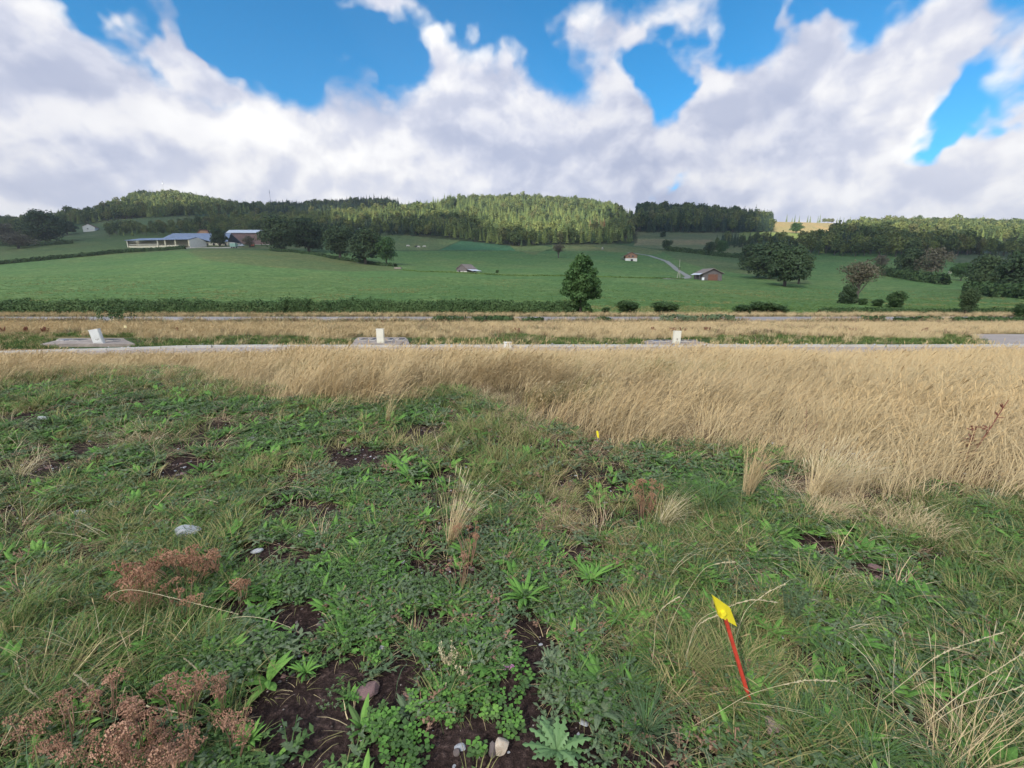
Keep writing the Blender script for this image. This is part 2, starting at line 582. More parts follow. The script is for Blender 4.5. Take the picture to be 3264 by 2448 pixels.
plain('mast_metal', (.45, .46, .48), .5)
plain('wood_pole', (.40, .37, .33), .9, noise=.3, nscale=3)


def asphalt(name, col, scale=1.0):
    m = bpy.data.materials.new(name)
    m.use_nodes = True
    t = NT(m.node_tree)
    p = t.n('ShaderNodeNewGeometry').outputs['Position']
    n1 = t.n('ShaderNodeTexNoise', ins={'Vector': p, 'Scale': .35 * scale, 'Detail': 6.0, 'Roughness': .6}).outputs['Fac']
    n2 = t.n('ShaderNodeTexNoise', ins={'Vector': p, 'Scale': 60.0, 'Detail': 3.0}).outputs['Fac']
    c = t.mix(t.smooth(n1, .3, .7), tuple(x * .72 for x in col), col)
    c = t.mix(t.smooth(n2, .35, .75), c, tuple(min(1, x * 1.35) for x in col))
    b = t.n('ShaderNodeBsdfPrincipled', ins={'Base Color': c, 'Roughness': .9, 'Specular IOR Level': .2})
    bp = t.n('ShaderNodeBump', ins={'Height': n2, 'Strength': .4, 'Distance': .01})
    t.link(bp.outputs[0], b.inputs['Normal'])
    t.n('ShaderNodeOutputMaterial', ins={0: b.outputs[0]})
    MATS[name] = m


asphalt('asphalt_old', (.27, .235, .215))
asphalt('asphalt_road', (.23, .215, .215))
asphalt('track', (.20, .20, .19), .3)
asphalt('yard', (.36, .32, .27), .3)


def ground_mat():
    m = bpy.data.materials.new('ground')
    m.use_nodes = True
    t = NT(m.node_tree)
    pos = t.n('ShaderNodeNewGeometry').outputs['Position']
    zone = t.n('ShaderNodeAttribute', attribute_name='zone', attribute_type='GEOMETRY').outputs['Color']
    far = t.n('ShaderNodeAttribute', attribute_name='turf', attribute_type='GEOMETRY').outputs['Fac']
    # earth: dark brown, crumbly, with pale grit
    n1 = t.n('ShaderNodeTexNoise', ins={'Vector': pos, 'Scale': 3.0, 'Detail': 8.0, 'Roughness': .65}).outputs['Fac']
    n2 = t.n('ShaderNodeTexNoise', ins={'Vector': pos, 'Scale': 45.0, 'Detail': 5.0, 'Roughness': .7}).outputs['Fac']
    soil = t.mix(t.smooth(n1, .3, .7), (.045, .028, .024), (.085, .055, .048))
    soil = t.mix(t.smooth(n2, .42, .66), t.mix(1.0, soil, (.45, .45, .45), 'MULTIPLY'), soil)
    soil = t.mix(t.smooth(n2, .55, .8), soil, (.15, .105, .088))
    vo = t.n('ShaderNodeTexVoronoi', ins={'Vector': pos, 'Scale': 38.0})
    grit = t.math('MULTIPLY', t.smooth(vo.outputs['Distance'], .16, .10), t.smooth(t.n('ShaderNodeSeparateColor', ins={0: vo.outputs['Color']}).outputs[0], .86, .9))
    soil = t.mix(grit, soil, (.42, .36, .31))
    # turf far off: mottled blades too small to see one by one
    f1 = t.n('ShaderNodeTexNoise', ins={'Vector': pos, 'Scale': .022, 'Detail': 5.0, 'Roughness': .6}).outputs['Fac']
    f2 = t.n('ShaderNodeTexNoise', ins={'Vector': pos, 'Scale': .5, 'Detail': 6.0, 'Roughness': .7}).outputs['Fac']
    st = t.n('ShaderNodeMapping', ins={'Vector': pos, 'Scale': (.35, 1.6, 1), 'Rotation': (0, 0, .12)}).outputs[0]
    f4 = t.n('ShaderNodeTexNoise', ins={'Vector': pos, 'Scale': 1.7, 'Detail': 4.0, 'Roughness': .8}).outputs['Fac']
    f3 = t.n('ShaderNodeTexNoise', ins={'Vector': st, 'Scale': .25, 'Detail': 5.0, 'Roughness': .7}).outputs['Fac']
    turf = t.mix(t.math('MULTIPLY', t.smooth(f1, .42, .66), .5), zone, t.mix(1.0, zone, (1.55, 1.12, 1.2), 'MULTIPLY'))
    turf = t.mix(t.smooth(f2, .38, .68), t.mix(1.0, turf, (.50, .58, .50), 'MULTIPLY'), turf)
    turf = t.mix(t.smooth(f3, .42, .66), turf, t.mix(1.0, turf, (1.5, 1.2, 1.2), 'MULTIPLY'))
    turf = t.mix(t.smooth(f4, .40, .62), t.mix(1.0, turf, (.68, .72, .66), 'MULTIPLY'), turf)
    col = t.mix(far, soil, turf)
    b = t.n('ShaderNodeBsdfPrincipled', ins={'Base Color': col, 'Roughness': .95, 'Specular IOR Level': .1})
    h = t.math('ADD', t.math('MULTIPLY', n1, .6), t.math('MULTIPLY', n2, .4))
    bp = t.n('ShaderNodeBump', ins={'Height': h, 'Strength': 1.0, 'Distance': .06})
    t.link(bp.outputs[0], b.inputs['Normal'])
    t.n('ShaderNodeOutputMaterial', ins={0: b.outputs[0]})
    MATS['ground'] = m


ground_mat()

plain('plate_pale', (.62, .55, .30), .6)
EDGE = [(-1400, 1206), (0, 1212), (250, 1208), (450, 1196), (600, 1212), (720, 1250), (850, 1262), (1000, 1300), (1150, 1318), (1250, 1300), (1400, 1262), (1550, 1286),
        (1650, 1335), (1750, 1385), (1900, 1440), (2100, 1452), (2350, 1448), (2600, 1490), (2800, 1545), (3000, 1570), (3264, 1600), (4800, 1700)]
edge_px = np.array([p[0] for p in EDGE], float)
edge_r = np.array([p[1] for p in EDGE], float)
# ------------------------------------------------------------------ the ground: one sheet
def axis(a, first, n, grow):
    v = [0.0]
    s = first
    while len(v) < n and v[-1] < a:
        v.append(v[-1] + s)
        s = max(s, v[-1] * grow)
    return v


xs = axis(2900, .12, 900, .0125)
xs = np.array([-v for v in reversed(xs[1:])] + xs)
ya = axis(2500, .10, 900, .0095)
yb = axis(400, .4, 200, .15)
ys = np.array([-v for v in reversed(yb[1:])] + ya)
GX, GY = np.meshgrid(xs, ys)
gz = ground(GX.ravel(), GY.ravel())
GVx, GVy = GX.ravel(), GY.ravel()
nx, ny = len(xs), len(ys)
idx = np.arange(nx * ny).reshape(ny, nx)
quads = np.stack([idx[:-1, :-1], idx[:-1, 1:], idx[1:, 1:], idx[1:, :-1]], -1).reshape(-1, 4)
# small crumbs of relief on the near earth
crumb = (fbm(GVx * 2.2, GVy * 2.2, 4) - .5) * .05 * (np.abs(GVy) < 12)
me = np_mesh('ground', np.stack([GVx, GVy, gz + crumb], 1), quads, [MATS['ground']])
me.shade_smooth()
ppx, prow = proj(GVx, np.maximum(GVy, .5), gz)
wob = (fbm(GVx * .02, GVy * .02, 3) - .5) * 14
qx, qr = ppx + wob, prow + wob * .25
zone = np.tile(np.array([[.105, .195, .068]]), (len(GVx), 1))
farv = GVy > 52


def paint(poly, col, k=1.0):
    s = in_poly(qx, qr, poly) & farv
    zone[s] = zone[s] * (1 - k) + np.array(col) * k


paint([(-900, 600), (4500, 600), (4500, 800), (-900, 800)], (.075, .13, .055))          # upper slopes
paint([(-900, 742), (640, 742), (700, 790), (560, 800), (0, 838), (-900, 860)], (.11, .165, .062))   # field left of the farm
paint([(640, 792), (900, 800), (1230, 848), (1290, 862), (1100, 866), (850, 850), (660, 830), (600, 805)], (.12, .155, .065), .8)
paint([(1190, 735), (1480, 760), (1395, 797), (1180, 795)], (.15, .20, .085))
paint([(1480, 765), (1605, 768), (1640, 798), (1400, 797)], (.065, .165, .085))
paint([(1605, 768), (1700, 775), (1760, 790), (1700, 812), (1640, 798)], (.14, .19, .075))
paint([(1760, 778), (1960, 778), (2120, 800), (2100, 812), (1900, 800), (1760, 800)], (.16, .19, .08), .8)
paint([(2020, 725), (2480, 735), (2700, 790), (2420, 800), (2300, 812), (2020, 785)], (.15, .18, .09))
paint([(2020, 760), (2270, 765), (2270, 780), (2020, 782)], (.26, .23, .13), .8)
paint([(2100, 795), (2290, 805), (2560, 850), (2580, 900), (2500, 905), (2400, 880), (2230, 850), (2160, 830)], (.11, .15, .07), .7)
paint([(2400, 690), (2810, 690), (2830, 742), (2640, 748), (2420, 735)], (.38, .31, .15))
paint([(2360, 738), (2660, 744), (2660, 775), (2360, 768)], (.20, .26, .08))
paint([(2640, 740), (2760, 745), (2860, 765), (2800, 775), (2640, 765)], (.40, .32, .15))
paint([(3000, 752), (3500, 762), (3500, 790), (3100, 790)], (.16, .24, .09))
paint([(3000, 795), (3500, 800), (3500, 850), (3050, 840)], (.09, .13, .075))
paint([(460, 780), (1000, 785), (1000, 792), (700, 793), (560, 792), (460, 790)], (.14, .17, .08), .6)
paint([(300, 690), (640, 686), (640, 708), (450, 724), (300, 724)], (.15, .20, .09))
paint([(170, 722), (345, 722), (345, 758), (170, 758)], (.12, .17, .08))
# bare forest floor
for poly in ([(1240, 640), (2030, 640), (2030, 775), (1640, 784), (1340, 755), (1180, 735), (900, 700)],
             [(2020, 660), (2470, 690), (2470, 738), (2020, 730)]):
    paint(poly, (.045, .055, .025), .8)
# verges between the roads keep a straw or turf colour under their blades
verge = (GVy > 19.5) & (GVy <= 52)
zone[verge] = np.array([.20, .17, .085])
zone[(GVy > 19.5) & (GVy < 23.5)] = np.array([.07, .11, .045])
zone[(GVy > 47.5) & (GVy < 52)] = np.array([.17, .16, .07])
turf = np.clip((GVy - 8) / 6, 0, 1)
# beneath the tall dry grass the litter is straw coloured
litter = np.clip((np.interp(ppx, edge_px, edge_r) - prow) / 30 + .3, 0, 1) * (GVy < 19.5) * (GVy > 3)
zone[GVy < 19.5] = np.array([.20, .145, .085])
turf = np.maximum(turf, litter * .8)
turf[GVy < -5] = .7
ca = me.color_attributes.new('zone', 'FLOAT_COLOR', 'POINT')
ca.data.foreach_set('color', np.concatenate([zone, np.ones((len(zone), 1))], 1).astype(np.float32).ravel())
fa = me.attributes.new('turf', 'FLOAT', 'POINT')
fa.data.foreach_set('value', turf.astype(np.float32))
o = bpy.data.objects.new('ground', me)
COL.objects.link(o)
tag(o, 'brown earth, straw litter and green pasture rising to wooded hills', kind='structure')


def strip(name, left, right, mat, lift, label, kind='structure'):
    """A sheet laid along the ground between two lines of (x, y) points."""
    V, Fc = [], []
    k = 5
    for (a, b) in zip(left, right):
        for j in range(k):
            s = j / (k - 1)
            x, y = a[0] * (1 - s) + b[0] * s, a[1] * (1 - s) + b[1] * s
            V.append((x, y, float(ground(x, y)[0]) + lift))
    for i in range(len(left) - 1):
        for j in range(k - 1):
            p = i * k + j
            Fc.append((p, p + 1, p + k + 1, p + k))
    ob = bpy.data.objects.new(name, np_mesh(name, V, Fc, [mat]))
    COL.objects.link(ob)
    return tag(ob, label, kind=kind)


# near road: its far edge carries the kerb; on the left it swings towards the camera
def kerb_y(x):
    return 20.0 - 1.5 * np.clip((-12.5 - x) / 7.0, 0, 4) ** 1.3 + .004 * x


rx = np.linspace(-60, 70, 131)
strip('road', [(x, kerb_y(x) - 3.4) for x in rx], [(x, float(kerb_y(x))) for x in rx], MATS['asphalt_old'], .012,
      'narrow worn asphalt lane between the tall dry grass and the kerb')
strip('main_road', [(x, 40.6) for x in np.linspace(-160, 160, 90)], [(x, 47.0) for x in np.linspace(-160, 160, 90)],
      MATS['asphalt_road'], .012, 'grey main road running along the foot of the hedge')
# lane forking off at the far right
pl = [at(3085, 1068), at(3330, 1068), at(3420, 1090), at(3330, 1104), at(3165, 1104)]
mb = MB()
for i in range(1):
    a, b, c, d, e_ = pl
    mb.add([(p.x, p.y, float(ground(p.x, p.y)[0]) + .05) for p in (a, b, c, d, e_)], [(0, 4, 3, 2, 1)])
tag(mb.build('parking_bay', MATS['asphalt_old']), 'pale asphalt bay opening off the lane at its right end', kind='structure')


# kerb, laid in separate stones
kt = bpy.data.objects.new('kerb', None)
COL.objects.link(kt)
tag(kt, 'pale concrete kerb along the far edge of the near lane', kind='structure')
km = MB()
km.box((0, 0, 0), (.985, .15, .26))
kmesh = km.mesh('kerb_stone', [MATS['kerb_light']])
x = -30.0
while x < 34:
    y = float(kerb_y(x)) + .075
    y2 = float(kerb_y(x + 1)) + .075
    ang = math.atan2(y2 - y, 1.0)
    zz = float(ground(x, y)[0])
    ks = bpy.data.objects.new('kerb_stone', kmesh)
    COL.objects.link(ks)
    ks.parent = kt
    ks.location = (x, y, zz - .025 + RNG.uniform(-.008, .008))
    ks.rotation_euler = (RNG.uniform(-.01, .01), RNG.uniform(-.008, .008), ang)
    x += 1.0 * math.cos(ang)


# farm track winding down the slope
def track(name, pts, width, mat, lift, label):
    P = [at(*p) for p in pts]
    Q = []
    for i in range(len(P) - 1):
        for s in np.linspace(0, 1, 8, endpoint=False):
            a, b, c, d = P[max(i - 1, 0)], P[i], P[i + 1], P[min(i + 2, len(P) - 1)]
            Q.append(.5 * ((2 * b) + (-a + c) * s + (2 * a - 5 * b + 4 * c - d) * s * s + (-a + 3 * b - 3 * c + d) * s ** 3))
    Q.append(P[-1])
    L, Rr = [], []
    for i, q in enumerate(Q):
        d = (Q[min(i + 1, len(Q) - 1)] - Q[max(i - 1, 0)])
        n = Vector((-d.y, d.x, 0)).normalized() * width / 2
        L.append((q.x + n.x, q.y + n.y))
        Rr.append((q.x - n.x, q.y - n.y))
    return strip(name, Rr, L, mat, lift, label)


track('farm_track', [(2000, 806), (2050, 812), (2090, 822), (2120, 832), (2140, 845), (2160, 862), (2185, 876), (2194, 884), (2170, 889), (2120, 890)],
      3.4, MATS['track'], .12, 'grey farm track winding down the slope beside the red barn')
track('farm_yard', [(590, 791), (650, 790), (700, 790), (760, 790)], 14, MATS['yard'], .15, 'pale gravel farmyard in front of the blue roofed barns')

# ------------------------------------------------------------------ unseen cloud sheet added overhead to shade the foreground, with gaps for sunlit hills
LIT = [[(120, 712), (300, 680), (440, 612), (540, 602), (700, 628), (790, 650), (770, 672), (560, 682), (400, 692), (250, 712)],
       [(850, 690), (1100, 668), (1330, 660), (1430, 690), (1400, 716), (1150, 734), (960, 736), (860, 722)],
       [(1300, 655), (1500, 635), (1800, 640), (1995, 655), (1960, 700), (1900, 760), (1880, 800), (1700, 790), (1500, 775), (1400, 740), (1340, 700)],
       [(2420, 690), (2830, 695), (2850, 760), (2640, 782), (2420, 775)],
       [(2700, 690), (3900, 700), (3900, 785), (3100, 785), (2760, 770)]]
HC = 620.0
cxs = np.arange(-2600, 2300, 20.0)
cys = np.arange(-1900, 640, 20.0)
CX, CY = np.meshgrid(cxs, cys)
tx, ty, tz = CX.copy(), CY.copy(), np.zeros_like(CX)
for _ in range(12):
    k = (HC - tz) / SUN.z
    tx, ty = CX - SUN.x * k, CY - SUN.y * k
    tz = tz * .4 + .6 * ground(tx.ravel(), ty.ravel()).reshape(tx.shape)
cpx, crow = proj(tx, np.maximum(ty, 1.0), tz)
wx = (fbm(CX * .012, CY * .012, 4) - .5) * 60
lit = np.zeros(CX.shape, bool)
for poly in LIT:
    lit |= in_poly(cpx + wx, crow + wx * .3, poly)
lit &= ty > 200
field = 1.0 - lit.astype(float) * 1.6
for _ in range(2):
    p_ = np.pad(field, 1, mode='edge')
    field = (p_[1:-1, 1:-1] * 2 + p_[:-2, 1:-1] + p_[2:, 1:-1] + p_[1:-1, :-2] + p_[1:-1, 2:]) / 6
fall = np.minimum.reduce([(CX + 2600) / 500, (2300 - CX) / 500, (CY + 1900) / 500, (640 - CY) / 120])
field = np.minimum(field, fall + fbm(CX * .004, CY * .004, 3) * .6 - .3)
puff = fbm(CX * .01, CY * .01, 5)
th = np.clip(field, 0, 1) ** .5
top = HC + th * (30 + 150 * puff)
bot = HC - th * (12 + 30 * fbm(CX * .015 + 50, CY * .015, 4))
keep = field > 0
ci = np.arange(CX.size).reshape(CX.shape)
kq = keep[:-1, :-1] & keep[1:, :-1] & keep[:-1, 1:] & keep[1:, 1:]
A = np.stack([ci[:-1, :-1], ci[:-1, 1:], ci[1:, 1:], ci[1:, :-1]], -1)[kq]
V = np.concatenate([np.stack([CX.ravel(), CY.ravel(), top.ravel()], 1), np.stack([CX.ravel(), CY.ravel(), bot.ravel()], 1)])
Fq = np.concatenate([A, A[:, ::-1] + CX.size])
used = np.unique(Fq)
remap = np.zeros(len(V), int)
remap[used] = np.arange(len(used))
cm = bpy.data.materials.new('added_shade_cloud')
cm.use_nodes = True
t = NT(cm.node_tree)

tp = t.n('ShaderNodeBsdfTransparent')
tl = t.n('ShaderNodeBsdfTranslucent', ins={'Color': (.97, .97, .98, 1)})
thin = t.n('ShaderNodeAttribute', attribute_name='thin', attribute_type='GEOMETRY').outputs['Fac']      # set to pass more sun onto the near land than onto far woods
mx = t.n('ShaderNodeMixShader', ins={0: thin, 1: tl.outputs[0], 2: tp.outputs[0]})
t.n('ShaderNodeOutputMaterial', ins={0: mx.outputs[0]})
MATS['added_shade_cloud'] = cm
cme = np_mesh('added_shade_cloud', V[used], remap[Fq], [cm])
cme.shade_smooth()
thin_v = np.clip(.62 - .44 * np.clip((ty - 240) / 160, 0, 1) + (fbm(CX * .003 + 8, CY * .003, 3) - .5) * .2, .12, .85).ravel()
thin_v = np.concatenate([thin_v, thin_v])[used]
ta = cme.attributes.new('thin', 'FLOAT', 'POINT')
ta.data.foreach_set('value', thin_v.astype(np.float32))
co = bpy.data.objects.new('added_shade_cloud', cme)
COL.objects.link(co)
tag(co, 'unseen cloudlike sheet added overhead to shade the land, with gaps for sun', kind='stuff')
# ------------------------------------------------------------------ scattering many alike pieces as ONE mass
def scatter(name, pts, yaw, scale, idx, meshes, label, tilt=None, kind='stuff'):
    n = len(pts)
    me = bpy.data.meshes.new(name)
    me.vertices.add(n)
    me.vertices.foreach_set('co', np.asarray(pts, np.float32).ravel())
    rot = np.zeros((n, 3), np.float32)
    rot[:, 2] = yaw
    if tilt is not None:
        rot[:, :2] = tilt
    a = me.attributes.new('rot', 'FLOAT_VECTOR', 'POINT')
    a.data.foreach_set('vector', rot.ravel())
    sc = np.asarray(scale, np.float32)
    if sc.ndim == 1:
        sc = np.stack([sc, sc, sc], 1)
    a = me.attributes.new('scl', 'FLOAT_VECTOR', 'POINT')
    a.data.foreach_set('vector', sc.ravel())
    a = me.attributes.new('idx', 'INT', 'POINT')
    a.data.foreach_set('value', np.asarray(idx, np.int32))
    ob = bpy.data.objects.new(name, me)
    COL.objects.link(ob)
    tag(ob, label, kind=kind)
    src = bpy.data.collections.new(name + '_sources')
    for i, m in enumerate(meshes):
        so = bpy.data.objects.new('%s_piece_%02d' % (name, i), m)
        src.objects.link(so)
    tree = bpy.data.node_groups.new(name, 'GeometryNodeTree')
    tree.interface.new_socket('Geometry', in_out='INPUT', socket_type='NodeSocketGeometry')
    tree.interface.new_socket('Geometry', in_out='OUTPUT', socket_type='NodeSocketGeometry')
    N, L = tree.nodes, tree.links
    gi, go = N.new('NodeGroupInput'), N.new('NodeGroupOutput')
    ci = N.new('GeometryNodeCollectionInfo')
    ci.inputs['Collection'].default_value = src
    ci.inputs['Separate Children'].default_value = True
    ci.inputs['Reset Children'].default_value = True
    iop = N.new('GeometryNodeInstanceOnPoints')
    iop.inputs['Pick Instance'].default_value = True

    def attr(nm, ty):
        q = N.new('GeometryNodeInputNamedAttribute')
        q.data_type = ty
        q.inputs['Name'].default_value = nm
        return q.outputs[0]
    e2r = N.new('FunctionNodeEulerToRotation')
    L.new(attr('rot', 'FLOAT_VECTOR'), e2r.inputs[0])
    L.new(gi.outputs[0], iop.inputs['Points'])
    L.new(ci.outputs[0], iop.inputs['Instance'])
    L.new(e2r.outputs[0], iop.inputs['Rotation'])
    L.new(attr('scl', 'FLOAT_VECTOR'), iop.inputs['Scale'])
    L.new(attr('idx', 'INT'), iop.inputs['Instance Index'])
    L.new(iop.outputs[0], go.inputs[0])
    md = ob.modifiers.new('scatter', 'NODES')
    md.node_group = tree
    return ob


# ------------------------------------------------------------------ tree shapes
def leaf_quads(P, Nrm, size, rng, aspect=.7):
    """One small leaf-like quad at each point, turned roughly along its normal."""
    n = len(P)
    J = Nrm + rng.normal(0, .55, (n, 3))
    J /= np.linalg.norm(J, axis=1)[:, None] + 1e-9
    Tn = np.cross(J, rng.normal(0, 1, (n, 3)))
    Tn /= np.linalg.norm(Tn, axis=1)[:, None] + 1e-9
    B = np.cross(J, Tn)
    s = (size * rng.uniform(.6, 1.3, n))[:, None]
    a, b = Tn * s, B * s * aspect
    V = np.stack([P - a, P - b, P + a, P + b], 1).reshape(-1, 3)
    return V, np.arange(4 * n).reshape(-1, 4)


def lobed_crown(seed, lobes, leaves, size, squash=.8, under=.35, fill=.25):
    """Leaves spread over overlapping lobes (x, y, z, radius): uneven outline, holes between lobes."""
    rng = np.random.default_rng(seed)
    L = np.array(lobes, float)
    pick = rng.choice(len(L), leaves, p=L[:, 3] ** 2 / (L[:, 3] ** 2).sum())
    d = rng.normal(0, 1, (leaves, 3))
    d /= np.linalg.norm(d, axis=1)[:, None]
    low = d[:, 2] < -under
    d[low, 2] *= -rng.uniform(.2, 1, low.sum())
    r = L[pick, 3] * np.where(rng.random(leaves) < fill, rng.uniform(.2, .85, leaves), rng.uniform(.82, 1.12, leaves))
    # clumps
    cl = .66 + .66 * fbm(d[:, 0] * 2.3 + pick * 3.1, d[:, 1] * 2.3 + d[:, 2] * 2.9 + pick, 2)
    P = L[pick, :3] + d * (r * cl)[:, None] * np.array([1, 1, squash])
    return leaf_quads(P, d, size, rng)


def random_lobes(seed, n, rx, z0, z1, r0=.28, r1=.46, shape='round'):
    rng = np.random.default_rng(seed)
    out = []
    for i in range(n):
        t = (i + .5) / n
        z = z0 + (z1 - z0) * t
        if shape == 'round':
            w_ = math.sin(math.pi * min(.97, .12 + .80 * t)) ** .7
        elif shape == 'high':
            w_ = (.45 + .55 * t) * math.cos(max(0, t - .75) * 4) ** .6
        else:
            w_ = (1 - t) ** .6 + .2
        a = i * 2.4 + rng.uniform(-.6, .6)
        q = rx * w_ * rng.uniform(.25, .72)
        out.append((q * math.cos(a), q * math.sin(a), z, rx * rng.uniform(r0, r1) * (.65 + .5 * w_)))
    return out


def trunk_mesh(seed, h0, h, r, limbs, lobes=None, lean=(0, 0)):
    rng = np.random.default_rng(seed)
    mb = MB()
    top = Vector((lean[0], lean[1], h))
    pts = [Vector((0, 0, -.3)), Vector((lean[0] * .2, lean[1] * .2, h * .3)), Vector((lean[0] * .6, lean[1] * .6, h * .65)), top]
    mb.tube(pts, [r * 1.25, r, r * .7, r * .25], 6)
    for i in range(limbs):
        t = rng.uniform(h0 / h, .9)
        s = Vector((lean[0] * t, lean[1] * t, h * t))
        if lobes is not None:
            l = lobes[int(rng.integers(len(lobes)))]
            e = Vector(l[:3])
        else:
            a = rng.uniform(0, 6.28)
            e = s + Vector((math.cos(a), math.sin(a), .8)) * h * .3
        m = s.lerp(e, .5) + Vector((0, 0, -.02 * h))
        mb.tube([s, m, e], [r * .42, r * .26, r * .08], 4, cap=False)
    return mb.mesh('trunk', [MATS['bark']])


VAR = {}


def make_variant(key, seed, n, shape, leaves, size, mat, z0=.28, limbs=9, rx=.5, squash=.8, trunk_r=.03, under=.35):
    lobes = random_lobes(seed, n, rx, z0, .86, shape=shape)
    V, Fq = lobed_crown(seed + 1, lobes, leaves, size, squash, under)
    V[:, 2] = V[:, 2] / V[:, 2].max()
    cm_ = np_mesh('crown', V, Fq, [MATS[mat]])
    VAR[key] = (cm_, trunk_mesh(seed + 2, .15, .8, trunk_r, limbs, lobes))


make_variant('round1', 21, 18, 'round', 5200, .028, 'tree_leaf', .13, squash=1.0)
make_variant('round2', 31, 22, 'round', 5600, .027, 'tree_leaf', .10, squash=1.0)
make_variant('round3', 41, 16, 'round', 5000, .030, 'tree_leaf', .15, squash=1.0)
make_variant('tall1', 51, 20, 'high', 5000, .027, 'tree_leaf', .2, squash=1.0)
make_variant('fresh', 61, 17, 'round', 4600, .026, 'tree_leaf_fresh', .20)
make_variant('open', 71, 22, 'high', 2600, .020, 'tree_leaf_brown', .45, limbs=26, trunk_r=.035)
make_variant('low', 81, 12, 'cone', 3600, .040, 'tree_leaf', .10, limbs=4, under=.9)
make_variant('bush', 91, 22, 'high', 3800, .040, 'hedge_leaf', .08, limbs=8, trunk_r=.012, under=.9)
make_variant('grey', 101, 18, 'round', 2600, .026, 'tree_leaf_brown', .2, limbs=18)


def tree(name, cat, label, px, base, top, wpx, var, yaw=None, dist=None, group=None, lean=0.0):
    if dist:
        P = at(px, base)
        a, b = (px - 1632) / F, (1224 - base) / F
        P = Vector((a * dist / (CP + b * SP), dist, 0))
        P.z = float(ground(P.x, P.y)[0])
    else:
        P = at(px, base)
    d = P.y * CP - (P.z - EYE) * SP
    ztop = EYE + P.y * float(trow(top))
    h = max(.3, ztop - P.z)
    wd = wpx * d / F
    cmesh, tmesh = VAR[var]
    e_ = empty(name, P, label, cat, group, yaw if yaw is not None else random.uniform(0, 6.28))
    e_.rotation_euler[1] = lean
    c = bpy.data.objects.new('crown', cmesh)
    t_ = bpy.data.objects.new('trunk', tmesh)
    for o_, s in ((c, (wd, wd, h)), (t_, (wd, wd, h))):
        COL.objects.link(o_)
        o_.parent = e_
        o_.scale = s
    return e_


# ------------------------------------------------------------------ conifers and far broadleaf trees
def conifer_mesh(seed, tiers=8, spread=.17, mat='far_conifer'):
    rng = np.random.default_rng(seed)
    mb = MB()
    mb.tube([(0, 0, -.03), (0, 0, .9)], [.013, .004], 5)
    base_n = mb.n
    for k in range(tiers):
        t = k / (tiers - 1)
        z = .12 + .80 * t
        r = spread * (1 - t) ** .85 * rng.uniform(.85, 1.15) + .012
        hh = .17 * (1 - .45 * t)
        m = 9
        a0 = rng.uniform(0, 6.28)
        ring = []
        for j in range(m * 2):
            a = a0 + math.pi * j / m
            rr = r * (rng.uniform(.85, 1.15) if j % 2 == 0 else rng.uniform(.42, .6))
            ring.append((rr * math.cos(a), rr * math.sin(a), z - hh * (.28 if j % 2 == 0 else .05) + rng.uniform(-.012, .012)))
        ring.append((rng.uniform(-.004, .004), rng.uniform(-.004, .004), z + hh * .75))
        c = m * 2
        mb.add(ring, [(j, (j + 1) % (m * 2), c) for j in range(m * 2)], 1)
    return mb.mesh('spruce', [MATS['bark'], MATS[mat]])


def far_round_mesh(seed, mat='far_broadleaf', leaves=420, shape='round'):
    lobes = random_lobes(seed, 9, .42, .28, .84, .34, .5, shape)
    V, Fq = lobed_crown(seed, lobes, leaves, .055, .85, .4, .1)
    V[:, 2] /= V[:, 2].max()
    mb = MB()
    mb.tube([(0, 0, -.03), (0, 0, .55)], [.028, .015], 5)
    mb.add(V, Fq.tolist(), 1)
    return mb.mesh('broadleaf', [MATS['bark'], MATS[mat]])


CON = [conifer_mesh(200 + i, 8, [.13, .16, .12, .145][i]) for i in range(4)]
COND = [conifer_mesh(210 + i, 8, [.14, .16, .12, .15][i], 'far_spruce_dark') for i in range(4)]
CONR = conifer_mesh(220, 8, .17, 'far_conifer_rust')
BRD = [far_round_mesh(230 + i) for i in range(4)]


def fill(poly, spacing, dmin, dmax, jitter=.45):
    """Points on the land whose foot shows inside poly (pixels of the photograph)."""
    xs_ = [p[0] for p in poly]
    x0, x1 = min(xs_) - 1632, max(xs_) - 1632
    gx0 = min(x0 * dmin, x0 * dmax) / F * 1.05 - 5
    gx1 = max(x1 * dmin, x1 * dmax) / F * 1.05 + 5
    gx, gy = np.meshgrid(np.arange(gx0, gx1, spacing), np.arange(dmin, dmax, spacing))
    gx = gx.ravel() + RNG.uniform(-1, 1, gx.size) * spacing * jitter
    gy = gy.ravel() + RNG.uniform(-1, 1, gy.size) * spacing * jitter
    gz_ = ground(gx, gy)
    px_, r_ = proj(gx, gy, gz_)
    s = in_poly(px_, r_, poly)
    return np.stack([gx[s], gy[s], gz_[s]], 1), px_[s], r_[s]


